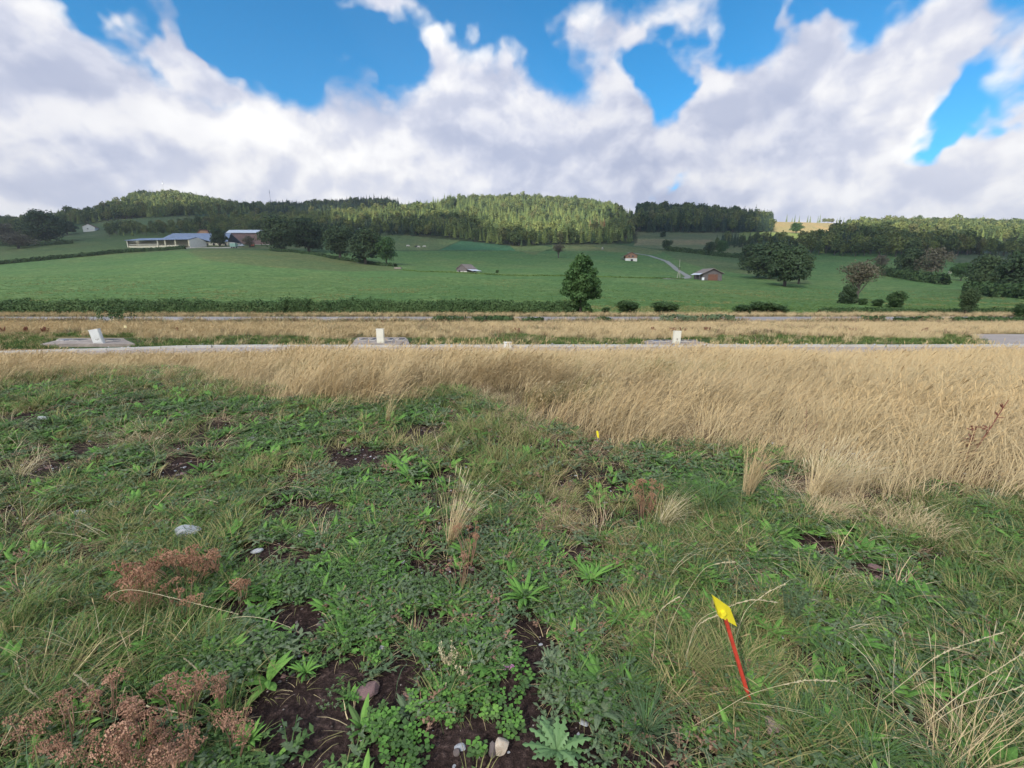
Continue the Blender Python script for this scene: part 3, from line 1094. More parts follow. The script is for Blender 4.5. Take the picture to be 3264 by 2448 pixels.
FORESTS = [  # outline, spacing, nearest, farthest, share of conifers, height range, where it stands, ranks
    ([(120, 715), (300, 684), (440, 634), (540, 626), (640, 640), (770, 664), (900, 664), (780, 682), (560, 690), (400, 700), (250, 718)], 6.5, 600, 1000, .75, (10, 15), 'on the rounded hilltop above the farm', 0),
    ([(-700, 775), (0, 712), (150, 712), (300, 690), (560, 684), (620, 688), (300, 700), (180, 712), (175, 745), (120, 770), (-300, 800)], 8, 420, 900, .1, (8, 12), 'on the dark slope left of the farm', 1),
    ([(345, 732), (480, 730), (640, 712), (900, 690), (900, 752), (760, 752), (640, 742), (560, 752), (440, 752), (345, 756)], 8, 420, 800, .15, (7, 11), 'on the shaded slope behind the farm', 1),
    ([(800, 690), (860, 672), (1000, 660), (1260, 656), (1280, 668), (1100, 680), (900, 692)], 6.5, 560, 1100, .9, (11, 16), 'along the dark ridge left of the hill', 0),
    ([(860, 704), (960, 696), (1280, 672), (1400, 672), (1420, 690), (1200, 706), (1000, 722), (880, 730)], 5.0, 520, 900, .7, (8, 11), 'in the bright young strip below the ridge', 0),
    ([(900, 765), (1000, 740), (1220, 728), (1380, 712), (1440, 726), (1400, 755), (1260, 752), (1100, 752), (960, 772)], 6.0, 400, 800, .7, (10, 14), 'in the shaded wood left of the bright hill', 0),
    ([(1340, 700), (1300, 670), (1460, 646), (1650, 644), (1850, 652), (1960, 668), (1985, 684), (2020, 730), (2012, 774), (1900, 779), (1750, 778), (1660, 787), (1560, 778), (1400, 752), (1340, 748)], 5.9, 430, 1100, .88, (9.5, 14.5), 'on the bright middle hill', 0),
    ([(2025, 742), (2025, 688), (2200, 690), (2330, 700), (2462, 716), (2462, 742)], 6.5, 520, 1000, .8, (17, 22), 'in the dark block wood right of the clearing', 0),
    ([(1985, 684), (2026, 690), (2026, 694), (1990, 692)], 7, 700, 1200, .9, (9, 12), 'in the dip between the two woods', 0),
    ([(2690, 762), (2700, 738), (2850, 724), (3264, 732), (4200, 736), (4200, 785), (3264, 774), (3000, 764), (2820, 770)], 7.5, 560, 1100, .5, (13, 18), 'on the long right-hand ridge', 0),
    ([(2560, 812), (2560, 785), (2680, 772), (2830, 782), (3100, 800), (3140, 812), (2960, 822), (2700, 818)], 8.5, 350, 700, .15, (12, 17), 'in the grey-green wood below the right ridge', 1),
    ([(2640, 808), (2650, 775), (2740, 775), (2760, 805)], 7.0, 350, 700, .9, (17, 21), 'in the pointed grove below the tan pasture', 0),
    ([(2265, 788), (2285, 776), (2440, 772), (2560, 785), (2560, 795), (2350, 792)], 6.0, 350, 650, .8, (8, 11), 'in the low dark plantation under the block wood', 0),
    ([(3040, 800), (3400, 810), (4200, 820), (4200, 840), (3400, 832), (3060, 812)], 9, 330, 700, .1, (8, 12), 'in the hedge line under the right ridge', 1),
]
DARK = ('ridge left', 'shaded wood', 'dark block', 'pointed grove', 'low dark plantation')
con_all, brd_all, dark_all = [], [], []
for fi, (poly, sp, d0, d1, share, (h0, h1), where, _) in enumerate(FORESTS):
    P, px_, r_ = fill(poly, sp, d0, d1)
    if not len(P):
        print('EMPTY forest', where)
        continue
    isc = RNG.random(len(P)) < share
    # broadleaves gather in groups and along the edges
    isc &= ~((vnoise(P[:, 0] * .03, P[:, 1] * .03) > .78) & (share < .9))
    h = (RNG.uniform(h0, h1, len(P)) + RNG.normal(0, 2.2, len(P))) * (.9 + .25 * vnoise(P[:, 0] * .02 + 9, P[:, 1] * .02))
    for i in range(len(P)):
        rec = (P[i], h[i], px_[i], fi)
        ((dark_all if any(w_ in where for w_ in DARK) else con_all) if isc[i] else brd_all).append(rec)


def plant_forest(recs, name, cat, meshes, wfac, kindword, stuffname, stufflabel, limit=290):
    # the ones that show largest stand as trees of their own
    recs.sort(key=lambda r_: -(r_[1] / r_[0][1]) * (1 if -20 < r_[2] < 3290 else .02) * (1.0 if r_[0][1] < 1000 else .1))
    for (p, h, px_, fi) in recs[:limit]:
        m = meshes[int(RNG.integers(len(meshes)))]
        ob = bpy.data.objects.new(name, m)
        COL.objects.link(ob)
        ob.location = (p[0], p[1], p[2] - .3)
        wd = h * wfac * RNG.uniform(.85, 1.2)
        ob.scale = (wd, wd, h)
        ob.rotation_euler = (0, 0, RNG.uniform(0, 6.28))
        where = FORESTS[fi][6]
        tag(ob, '%s %s' % (kindword, where), cat, '%ss %s' % (cat, where))
    rest = recs[limit:]
    if rest:
        P = np.array([r_[0] for r_ in rest])
        P[:, 2] -= .3
        h = np.array([r_[1] for r_ in rest])
        wd = h * wfac * RNG.uniform(.85, 1.2, len(h))
        scatter(stuffname, P, RNG.uniform(0, 6.28, len(P)), np.stack([wd, wd, h], 1), RNG.integers(0, len(meshes), len(P)), meshes, stufflabel)
    print(name, len(recs))


plant_forest(con_all, 'spruce_tree', 'spruce tree', CON, 1.05, 'slim spruce', 'conifer_forest', 'close ranks of spruces covering the hills')
plant_forest(dark_all, 'dark_spruce_tree', 'spruce tree', COND, 1.05, 'dark spruce', 'dark_conifer_forest', 'close ranks of dark spruces in the shaded woods')
plant_forest(brd_all, 'broadleaf_tree', 'broadleaf tree', BRD, .80, 'round leafy tree', 'broadleaf_wood', 'mixed leafy woodland on the slopes')

# rust coloured dying spruces near the clearing
for px_, r_ in ((1880, 722), (1893, 716), (1902, 724), (1912, 718), (1925, 722), (1918, 728), (1708, 668), (2028, 690), (2036, 692)):
    p = at(px_, r_ + 18)
    ob = bpy.data.objects.new('dying_spruce', CONR)
    COL.objects.link(ob)
    ob.location = p
    hh = random.uniform(15, 19)
    ob.scale = (hh, hh, hh)
    tag(ob, 'rust-brown dying spruce among the green trees of the hill woods', 'spruce tree', 'rust-brown dying spruces')
# scattered spruces on the skyline beyond the tan pasture
for i, px_ in enumerate([2483, 2500, 2508, 2522, 2548, 2556, 2580, 2586, 2640, 2648, 2660]):
    tall = 9 + 6 * _val[i * 7 + 3]
    d_ = 930
    x_ = (px_ - 1632) / F * d_ * (CP - .0)
    ob = bpy.data.objects.new('skyline_spruce', CON[i % 4])
    COL.objects.link(ob)
    ob.location = (x_, d_, float(ground(x_, d_)[0]) - .5)
    ob.scale = (tall, tall, tall * 1.2)
    tag(ob, 'small dark spruce on the skyline behind the tan pasture', 'spruce tree', 'skyline spruces behind the tan pasture')
for i, px_ in enumerate([2600, 2612, 2624, 2675, 2690, 2702]):
    d_ = 915
    x_ = (px_ - 1632) / F * d_ * CP
    ob = bpy.data.objects.new('skyline_tree', BRD[i % 4])
    COL.objects.link(ob)
    ob.location = (x_, d_, float(ground(x_, d_)[0]) - .5)
    ob.scale = (12, 12, 10)
    tag(ob, 'low round tree on the skyline behind the tan pasture', 'broadleaf tree', 'skyline broadleaf trees')

# ------------------------------------------------------------------ single trees in the valley
TR = [
    ('ash_tree', 'tree', 'broad dark tree, leftmost of the row beside the farm', 900, 800, 682, 128, 'round2'),
    ('ash_tree', 'tree', 'wide dark tree second in the row right of the farm, ragged left side', 985, 802, 688, 145, 'round1'),
    ('ash_tree', 'tree', 'tall dark tree third in the row, just left of the gap closed by bushes', 1085, 828, 712, 125, 'tall1'),
    ('ash_tree', 'tree', 'dense dark tree fourth in the row right of the farm', 1165, 842, 720, 120, 'round3'),
    ('ash_tree', 'tree', 'fresher green tree at the right end of the farm row', 1232, 846, 750, 78, 'fresh'),
    ('farm_tree', 'tree', 'dark tree in front of the orange farm wall', 700, 786, 723, 58, 'round3'),
    ('farm_tree', 'tree', 'grey-brown tree in front of the brown barn', 795, 790, 748, 44, 'grey'),
    ('garden_bush', 'bush', 'dark round bush on the roof line behind the long shed', 572, 764, 738, 34, 'low'),
    ('slope_tree', 'tree', 'large dark tree at the left edge above the upper field', 20, 778, 705, 110, 'grey'),
    ('slope_tree', 'tree', 'tall wide tree with a leaning trunk on the left', 150, 776, 664, 125, 'round2'),
    ('slope_tree', 'tree', 'dark tree left of the red roofed house', 215, 748, 700, 62, 'round3'),
    ('slope_bush', 'bush', 'low brown-green bush at the far left field edge', 60, 792, 742, 110, 'grey'),
    ('field_tree', 'tree', 'lone low tree with forked stems in the middle pasture', 1780, 822, 776, 46, 'open'),
    ('field_bush', 'bush', 'small round bush right of the grey barn', 1585, 871, 860, 13, 'bush'),
    ('track_tree', 'tree', 'small tree in the pale upper pasture', 2113, 756, 738, 24, 'round1'),
    ('hedge_tree', 'tree', 'dark flat-topped tree at the start of the upper hedge', 2125, 797, 762, 42, 'tall1'),
    ('hedge_tree', 'tree', 'round twin-crowned tree, left of the pair over the upper hedge', 2262, 808, 768, 40, 'round2'),
    ('hedge_tree', 'tree', 'round tree, right of the pair over the upper hedge', 2300, 812, 764, 48, 'fresh'),
    ('grove_tree', 'tree', 'leftmost tree of the big dark grove on the right slope', 2395, 862, 772, 100, 'round1'),
    ('grove_tree', 'tree', 'second tree of the big dark grove, widest crown', 2450, 888, 764, 165, 'round2'),
    ('grove_tree', 'tree', 'front tree of the big dark grove, low branches', 2500, 912, 775, 150, 'round3'),
    ('grove_tree', 'tree', 'right-hand tree of the big dark grove, reaching over the field', 2545, 905, 800, 95, 'tall1'),
    ('bare_tree', 'tree', 'thin brownish tree with a visible forked trunk on the right', 2728, 965, 826, 132, 'open'),
    ('ivy_bush', 'bush', 'dark ivy bush round the foot of the thin brown tree', 2700, 968, 905, 62, 'low'),
    ('field_bush', 'bush', 'dark dome bush right of the thin brown tree', 2852, 980, 926, 62, 'bush'),
    ('field_bush', 'bush', 'low bush left of the dark dome bush', 2795, 977, 952, 40, 'bush'),
    ('field_bush', 'bush', 'lowest green bush between the ivy and the dome bush', 2748, 972, 950, 34, 'bush'),
    ('valley_tree', 'tree', 'grey leafy tree, left of the pair in the right valley', 2805, 856, 810, 52, 'grey'),
    ('valley_tree', 'tree', 'dark tree, left half of the pair in the right valley', 2890, 885, 785, 90, 'round1'),
    ('valley_tree', 'tree', 'thin grey tree, right half of the pair in the right valley', 2965, 890, 780, 95, 'grey'),
    ('edge_tree', 'tree', 'small green tree left of the big right-edge crowns', 3062, 895, 835, 62, 'fresh'),
    ('edge_tree', 'tree', 'big dark tree left of the two at the right edge', 3130, 928, 806, 120, 'round2'),
    ('edge_tree', 'tree', 'big dark tree at the right edge of the picture', 3235, 940, 790, 140, 'round1'),
    ('leaning_tree', 'tree', 'narrow tree leaning right beside the main road', 3072, 1006, 912, 74, 'tall1'),
    ('road_shrub', 'bush', 'dark shrub at the right end of the main road', 3258, 1012, 966, 60, 'bush'),
    ('pasture_tree', 'tree', 'sunlit round tree in the tan pasture', 2537, 744, 708, 46, 'fresh'),
]
for (nm, cat, lb, px_, b_, t_, w_, v_) in TR:
    tree(nm, cat, lb, px_, b_, t_, w_, v_, lean=(.12 if nm == 'leaning_tree' else 0))

# roadside bushes beyond the main road
for (nm, lb, px_, b_, t_, w_) in [
        ('roadside_bush', 'wide bush beyond the main road, right of the lone tree', 2000, 996, 956, 90),
        ('roadside_bush', 'dense low bush beyond the main road, second right of the lone tree', 2120, 996, 960, 112),
        ('roadside_bush', 'long bush beyond the main road above its open stretch, left part', 2368, 1003, 970, 76),
        ('roadside_bush', 'tall middle part of the long bush group above the open road', 2430, 1003, 960, 105),
        ('roadside_bush', 'right part of the long bush group above the open road', 2475, 1003, 972, 80),
        ('roadside_bush', 'small bush at the foot of the lone tree on its right', 1930, 998, 978, 34)]:
    tree(nm, 'bush', lb, px_, b_, t_, w_, 'bush', dist=51.5)
BRAMBLES = [
        ('bramble', 'dark bramble bush in front of the hedge at the left', 398, 1020, 965, 90, 41.5),
        ('bramble', 'tall dark bush rising out of the hedge left of centre', 957, 1000, 940, 100, 50.2),
        ('bramble', 'low bramble on the near road verge left of the lone tree', 1440, 1032, 1003, 100, 38.5),
        ('bramble', 'low bramble on the near road verge under the lone tree', 1570, 1034, 1004, 130, 38.5),
        ('bramble', 'brown-green bramble on the verge, left half of the long thicket', 2150, 1034, 998, 110, 38.5),
        ('bramble', 'brown-green bramble on the verge, middle of the long thicket', 2225, 1036, 1000, 110, 38.5),
        ('bramble', 'brown-green bramble on the verge, right end of the long thicket', 2290, 1034, 1002, 80, 38.5),
        ('bramble', 'small sapling clump on the verge below the lone tree', 1920, 1032, 1008, 34, 38.5),
        ('bramble', 'small sapling clump on the verge left of the lone tree foot', 1700, 1032, 1008, 40, 38.5),
        ('bramble', 'low bramble hiding the road end on the right', 2760, 1030, 1004, 70, 38.5),
        ('bramble', 'low bramble hiding the road, second from its right end', 2900, 1034, 1006, 130, 38.5),
        ('bramble', 'green bramble bank at the right end of the main road', 3090, 1034, 1008, 160, 38.5),
        ('bramble', 'green bramble bank at the right edge of the picture', 3220, 1034, 1008, 140, 38.5)]

# the lone tree by the road
dist = 51.0
lx = (1850 - 1632) / F * dist * CP * 1.02
P0 = Vector((lx, dist, float(ground(lx, dist)[0])))
e_ = empty('roadside_tree', P0, 'lone full-crowned green tree beyond the main road, right of centre', 'tree')
u = dist / F
lob = []
for (dx, row, r_) in [(-6, 826, 20), (12, 828, 18), (22, 842, 18), (-22, 846, 20), (4, 850, 26), (34, 868, 20), (-34, 874, 22), (0, 880, 34), (-52, 900, 17),
                      (42, 900, 24), (-40, 912, 26), (14, 914, 30), (52, 926, 18), (-58, 930, 16), (-22, 940, 24), (30, 938, 24), (60, 944, 12), (0, 950, 20),
                      (-4, 968, 26), (-20, 984, 20), (18, 984, 18), (-40, 992, 10), (34, 992, 10)]:
    z = EYE + dist * float(trow(row)) - P0.z
    rr = r_ * u * .86
    dx *= .90
    lob.append((dx * u, random.uniform(-1, 1) * (60 - abs(dx)) * u * .35, z, rr))
    if r_ > 18:
        lob.append((dx * u * .6, random.choice((-1, 1)) * 34 * u, z + random.uniform(-.4, .4), rr * .8))
V, Fq = lobed_crown(77, lob, 12500, .125, .85, .9, .2)
V[:, 2] = np.maximum(V[:, 2], .02)
c = bpy.data.objects.new('crown', np_mesh('crown', V, Fq, [MATS['tree_leaf_fresh']]))
COL.objects.link(c)
c.parent = e_
mb = MB()
mb.tube([(0, 0, -.3), (.05, 0, 2), (0, .1, 4.2), (.1, 0, 6)], [.22, .17, .11, .04], 8)
for l in lob[:22]:
    mb.tube([(0, 0, max(.8, l[2] * .55)), (l[0] * .5, l[1] * .5, l[2] * .8), l[:3]], [.08, .05, .02], 4, cap=False)
mb.build('trunk', MATS['bark'], e_)


# ------------------------------------------------------------------ hedges: one thing each
def hedge(name, label, pts, height, width, leaves_per_m, leaf, mat='hedge_leaf', seed=5):
    rng = np.random.default_rng(seed)
    P, Nn = [], []
    for (a, b) in zip(pts[:-1], pts[1:]):
        L = math.hypot(b[0] - a[0], b[1] - a[1])
        n = int(L * leaves_per_m)
        s = rng.random(n)
        x, y = a[0] + (b[0] - a[0]) * s, a[1] + (b[1] - a[1]) * s
        hx = height * (.78 + .45 * fbm(x * .45 + seed, y * .45, 3))
        th_ = rng.uniform(0, math.pi, n)
        rr = rng.uniform(.75, 1.05, n) * (.85 + .3 * vnoise(x * 1.6, th_ * 2.5))
        nx_, ny_ = -(b[1] - a[1]) / L, (b[0] - a[0]) / L
        off = np.cos(th_) * width / 2 * rr
        zz = np.sin(th_) ** .45 * hx * rr
        zz = np.where(rng.random(n) < .35, zz * rng.random(n), zz)
        gx_, gy_ = x + nx_ * off, y + ny_ * off
        P.append(np.stack([gx_, gy_, ground(gx_, gy_) + zz], 1))
        Nn.append(np.stack([nx_ * np.cos(th_), ny_ * np.cos(th_), np.sin(th_) + .2], 1))
    P, Nn = np.concatenate(P), np.concatenate(Nn)
    V, Fq = leaf_quads(P, Nn, leaf, rng)
    ob = bpy.data.objects.new(name, np_mesh(name, V, Fq, [MATS[mat]]))
    COL.objects.link(ob)
    return tag(ob, label, 'hedge')


hedge('road_hedge', 'long dark clipped hedge beyond the main road, left of the lone tree', [(-75, 50.6), (-40, 50.6), (-10, 50.6), (6.9, 50.6)], 1.45, 1.6, 520, .10)
pp = [at(x_, y_) for x_, y_ in ((-260, 862), (0, 843), (200, 824), (400, 805), (590, 794))]
hedge('field_hedge', 'low dark hedge climbing from the left edge to the long shed', [(p.x, p.y) for p in pp], 2.2, 3.0, 70, .5, seed=6)
pp = [at(x_, y_) for x_, y_ in ((2120, 797), (2200, 806), (2260, 814), (2330, 820), (2400, 828))]
hedge('upper_hedge', 'broken dark hedge above the farm track on the right', [(p.x, p.y) for p in pp], 3.6, 4.0, 60, .5, seed=7)
pp = [at(x_, y_) for x_, y_ in ((860, 800), (1000, 812), (1100, 830), (1200, 845), (1260, 850))]
hedge('row_hedge', 'dark undergrowth along the foot of the farm tree row', [(p.x, p.y) for p in pp], 1.6, 3.0, 70, .45, seed=8)
pp = [at(x_, y_) for x_, y_ in ((-60, 782), (60, 786), (150, 782), (230, 776))]
hedge('slope_hedge', 'dark hedge under the big trees at the left edge', [(p.x, p.y) for p in pp], 3.0, 4.0, 60, .6, seed=9)
pp = [at(x_, y_) for x_, y_ in ((2780, 868), (2860, 885), (2960, 900), (3010, 908))]
hedge('valley_hedge', 'dark scrub hedge running down the right valley', [(p.x, p.y) for p in pp], 4.2, 5.0, 110, .6, seed=10)
pp = [at(x_, y_) for x_, y_ in ((3090, 935), (3170, 945), (3300, 955))]
hedge('edge_hedge', 'dark scrub under the crowns at the right edge', [(p.x, p.y) for p in pp], 3.6, 5.0, 110, .5, seed=12)
for i, (a, b) in enumerate([((2000, 760), (2000, 760))][:0]):
    pass
hedge('far_roadside_hedge', 'low green scrub along the far side of the main road at the right', [(34, 50.8), (46, 50.8), (62, 50.8)], .6, 1.2, 260, .09, seed=13)
pp = [at(x_, y_) for x_, y_ in ((2000, 866), (1800, 867))]
pp = [at(x_, y_) for x_, y_ in ((1285, 862), (1400, 868), (1560, 876), (1760, 880), (2000, 886), (2180, 890))]
hedge('ditch_line', 'thin dark line of rank grass crossing the middle pasture', [(p.x, p.y) for p in pp], .5, .8, 30, .3, 'grass_green', seed=14)


def bramble_leaves(ob):
    ob['category'] = 'bush'
    return ob


for i, (nm, lb, px_, b_, t_, w_, ds) in enumerate(BRAMBLES):
    x_ = (px_ - 1632) / F * ds * CP * 1.04
    hw = w_ * ds / F / 2
    hh = max(.4, EYE + ds * float(trow(t_)) - float(ground(x_, ds)[0]))
    pts_ = [(x_ - hw, ds + .2), (x_ - hw * .3, ds - .3), (x_ + hw * .3, ds + .3), (x_ + hw, ds)]
    ob = hedge(nm, lb, pts_, hh * .85, 1.3, 420 if 'brown' not in lb else 300, .085, 'hedge_leaf' if 'brown' not in lb else 'leaf_dull', seed=30 + i)
    ob['category'] = 'bush'
# ------------------------------------------------------------------ buildings
def gable(name, label, cat, px, base, wpx, length, hpx_wall, hpx_roof, rz, mats, plinth=0.0, over=.4, back=True, door=None, windows=(), lean=None, extra=None):
    """A gabled building; local X is its width across the gable, local Y runs back along the ridge."""
    P = at(px, base)
    d = P.y * CP - (P.z - EYE) * SP
    W_ = wpx * d / F
    H = hpx_wall * d / F
    RH = hpx_roof * d / F
    e_ = empty(name, P, label, cat, rz=rz)
    wall, roof, base_m = mats
    z0 = plinth
    mb = MB()
    if plinth:
        mb.box((0, length / 2, plinth / 2 - 1.0), (W_ + .06, length + .06, plinth + 2.0))
        mb.build('plinth', MATS[base_m], e_)
        mb = MB()
    else:
        z0 = -1.5
    w2 = W_ / 2
    v = [(-w2, 0, z0), (w2, 0, z0), (w2, 0, H), (0, 0, H + RH), (-w2, 0, H),
         (-w2, length, z0), (w2, length, z0), (w2, length, H), (0, length, H + RH), (-w2, length, H)]
    mb.add(v, [(0, 1, 2, 3, 4), (6, 5, 9, 8, 7), (0, 4, 9, 5), (1, 6, 7, 2)])
    mb.build('wall', MATS[wall], e_)
    for s in (-1, 1):
        mb = MB()
        sl_ = RH / w2
        ex = w2 + over
        th_ = .22
        q = [(0, -over, H + RH + .02), (s * ex, -over, H - sl_ * over + .02), (s * ex, length + over, H - sl_ * over + .02), (0, length + over, H + RH + .02)]
        vv = q + [(a, b, c_ + th_) for a, b, c_ in q]
        mb.add(vv, [(0, 1, 2, 3), (7, 6, 5, 4), (0, 4, 5, 1), (1, 5, 6, 2), (2, 6, 7, 3), (3, 7, 4, 0)])
        mb.build('roof_slope', MATS[roof], e_)
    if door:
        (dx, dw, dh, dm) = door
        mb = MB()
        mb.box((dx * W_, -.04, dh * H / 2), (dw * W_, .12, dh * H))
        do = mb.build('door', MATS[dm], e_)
    for (wx_, wz, ww, wh) in windows:
        mb = MB()
        mb.box((wx_ * W_, -.03, wz * H), (ww * W_, .1, wh * H))
        fr_ = mb.build('window', MATS['wood_grey'], e_)
        mb = MB()
        mb.box((wx_ * W_, -.09, wz * H), (ww * W_ * .8, .03, wh * H * .8))
        mb.build('pane', MATS['pane_glass'], fr_)
    if lean:
        (s, lw, hi, lo, lm) = lean      # side, width, high and low roof heights as shares of the wall, material
        mb = MB()
        x0, x1 = s * (w2 + over * .4), s * (w2 + lw)
        q = [(x0, 0, H * hi), (x1, 0, H * lo), (x1, length, H * lo), (x0, length, H * hi)]
        vv = q + [(a, b, c_ + .12) for a, b, c_ in q]
        mb.add(vv, [(0, 1, 2, 3), (7, 6, 5, 4), (0, 4, 5, 1), (1, 5, 6, 2), (2, 6, 7, 3), (3, 7, 4, 0)])
        mb.build('lean_to_roof', MATS[lm], e_)
        for yy in (.2, length / 2, length - .2):
            mb = MB()
            mb.box((x1 - s * .15, yy, H * lo / 2 - .5), (.18, .18, H * lo + 1.0))
            mb.build('post', MATS['wood_grey'], e_)
    if extra:
        extra(e_, W_, H, RH, length)
    return e_


def slats(e_, W_, H, RH, n, mat, y=-.05, x0=-.5, x1=.5, z0=0.0):
    """Upright boards on the gable wall."""
    step = (x1 - x0) * W_ / n
    for i in range(n):
        xx = x0 * W_ + step * (i + .5)
        top_ = H + RH * (1 - abs(xx) / (W_ / 2)) - .15
        mb = MB()
        mb.box((xx, y, (z0 + top_) / 2), (step * .88, .06, top_ - z0))
        mb.build('board', MATS[mat], e_)


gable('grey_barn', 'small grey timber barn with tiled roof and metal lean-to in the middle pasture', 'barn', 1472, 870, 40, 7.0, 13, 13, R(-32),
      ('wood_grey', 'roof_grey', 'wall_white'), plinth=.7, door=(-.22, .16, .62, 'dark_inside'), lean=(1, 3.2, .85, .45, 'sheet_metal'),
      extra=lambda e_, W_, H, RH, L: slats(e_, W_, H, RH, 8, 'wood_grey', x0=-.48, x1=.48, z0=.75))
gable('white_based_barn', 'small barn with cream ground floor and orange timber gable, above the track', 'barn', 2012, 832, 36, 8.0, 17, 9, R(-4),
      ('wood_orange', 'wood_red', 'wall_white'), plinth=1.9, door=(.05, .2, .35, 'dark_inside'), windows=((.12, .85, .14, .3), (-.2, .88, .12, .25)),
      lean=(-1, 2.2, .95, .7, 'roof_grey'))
gable('red_door_barn', 'dark brown barn with a wide rust-red door and grey roof, right of the track', 'barn', 2270, 894, 62, 9.0, 22, 14, R(3),
      ('wood_grey', 'roof_grey', 'wall_white'), door=(.02, .5, .86, 'wood_red'), lean=(-1, 1.6, 1.0, .8, 'sheet_metal'), over=.7,
      extra=lambda e_, W_, H, RH, L: slats(e_, W_, H, RH, 12, 'wood_grey', y=.0))
gable('red_roof_house', 'white farmhouse with red tiled roof on the left slope', 'house', 285, 738, 30, 16, 15, 8, R(28),
      ('wall_white', 'roof_tile', 'wall_white'), windows=((-.1, .55, .12, .2),))
gable('hilltop_house', 'small white house on the far hilltop above the farm', 'house', 783, 664, 22, 10, 9, 5, R(10),
      ('wall_white', 'roof_tile', 'wall_white'), windows=((-.2, .5, .14, .3), (.2, .5, .14, .3)))


def long_shed():
    P = at(408, 789)
    Q = at(600, 789)
    d = P.y
    L = (Q - P).length * 1.0
    ang = math.atan2(Q.y - P.y, Q.x - P.x)
    k = d / F
    H, B = 24 * k, 15.0
    e_ = empty('open_shed', P, 'long open-fronted farm shed with blue metal roof and cream posts', 'shed', rz=ang + R(2))
    def box(n_, c_, s_, m_, par=e_):
        mb = MB()
        mb.box(c_, s_)
        return mb.build(n_, MATS[m_], par)
    box('back_wall', (L / 2, 7, H * .45), (L, .2, H * .9), 'wall_beige')
    box('end_wall', (0.1, 3.5, H * .45), (.2, 7.2, H * .9), 'wall_beige')
    box('low_front_wall', (L * .42, -.1, H * .10 - .4), (L * .80, .2, H * .2 + .8), 'wall_beige')
    for s in (.01, .50, .62, .78, .99):
        box('post', (L * s, -.3, H * .42), (.9, .5, H * .84), 'wall_beige')
    box('manger_rail', (L * .27, -.35, H * .34), (L * .46, .12, .35), 'box_cream')
    mb = MB()
    q = [(-1, -1.2, H * .82), (L + 1, -1.2, H * .82), (L - 2, B * .55, H * 1.18), (4, B * .55, H * 1.18)]
    vv = q + [(a, b, c_ + .25) for a, b, c_ in q]
    mb.add(vv, [(0, 3, 2, 1), (4, 5, 6, 7), (0, 1, 5, 4), (1, 2, 6, 5), (2, 3, 7, 6), (3, 0, 4, 7)])
    mb.build('front_roof', MATS['roof_blue'], e_)
    mb = MB()
    q = [(4, B * .55, H * 1.18), (L - 2, B * .55, H * 1.18), (L + 1, B * 1.2, H * .8), (-1, B * 1.2, H * .8)]
    vv = q + [(a, b, c_ + .25) for a, b, c_ in q]
    mb.add(vv, [(0, 3, 2, 1), (4, 5, 6, 7), (0, 1, 5, 4), (1, 2, 6, 5), (2, 3, 7, 6), (3, 0, 4, 7)])
    mb.build('rear_roof', MATS['roof_blue'], e_)
    mb = MB()
    mb.add([(L, -.4, -1), (L, B, -1), (L, B, H * .75), (L, B * .55, H * 1.15), (L, -.4, H * .8),
            (L + .3, -.4, -1), (L + .3, B, -1), (L + .3, B, H * .75), (L + .3, B * .55, H * 1.15), (L + .3, -.4, H * .8)],
           [(0, 1, 2, 3, 4), (9, 8, 7, 6, 5), (0, 4, 9, 5), (1, 6, 7, 2), (4, 3, 8, 9), (3, 2, 7, 8)])
    mb.build('white_end_wall', MATS['wall_white'], e_)


long_shed()


def cow_barn():
    P = at(610, 785)
    P.x *= (P.y + 14) / P.y
    d = P.y + 14
    k = d / F
    L, H = 118 * k, 17 * k
    e_ = empty('blue_roofed_barn', P + Vector((0, 14, 0)), 'large cream barn with a broad blue metal roof behind the open shed', 'barn')
    x0, x1 = -100 * k, 112 * k
    mb = MB()
    mb.box(((x0 + x1) / 2, 9, H / 2 - .5), (x1 - x0, 18, H + 1))
    mb.build('wall', MATS['wall_beige'], e_)
    for s in (-1, 1):
        mb = MB()
        ya_, yb_ = (-1.0, 9.0) if s < 0 else (9.0, 19.0)
        za, zb = (H, H + 27 * k) if s < 0 else (H + 27 * k, H)
        q = [(x0 - 1 + (10 * k if False else 0), ya_, za), (x1 + 1, ya_, za), (x1 - 6 * k, yb_, zb), (x0 + 26 * k, yb_, zb)] if s < 0 else \
            [(x0 + 26 * k, ya_, za), (x1 - 6 * k, ya_, za), (x1 + 1, yb_, zb), (x0 - 1, yb_, zb)]
        vv = q + [(a, b, c_ + .25) for a, b, c_ in q]
        mb.add(vv, [(0, 3, 2, 1), (4, 5, 6, 7), (0, 1, 5, 4), (1, 2, 6, 5), (2, 3, 7, 6), (3, 0, 4, 7)])
        mb.build('roof_slope', MATS['roof_blue'], e_)
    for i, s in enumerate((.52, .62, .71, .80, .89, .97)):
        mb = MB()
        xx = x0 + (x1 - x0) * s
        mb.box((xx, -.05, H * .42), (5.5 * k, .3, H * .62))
        mb.build('doorway', MATS['dark_inside'], e_)  # solid dark panel; the shade of the opening is only its colour


cow_barn()


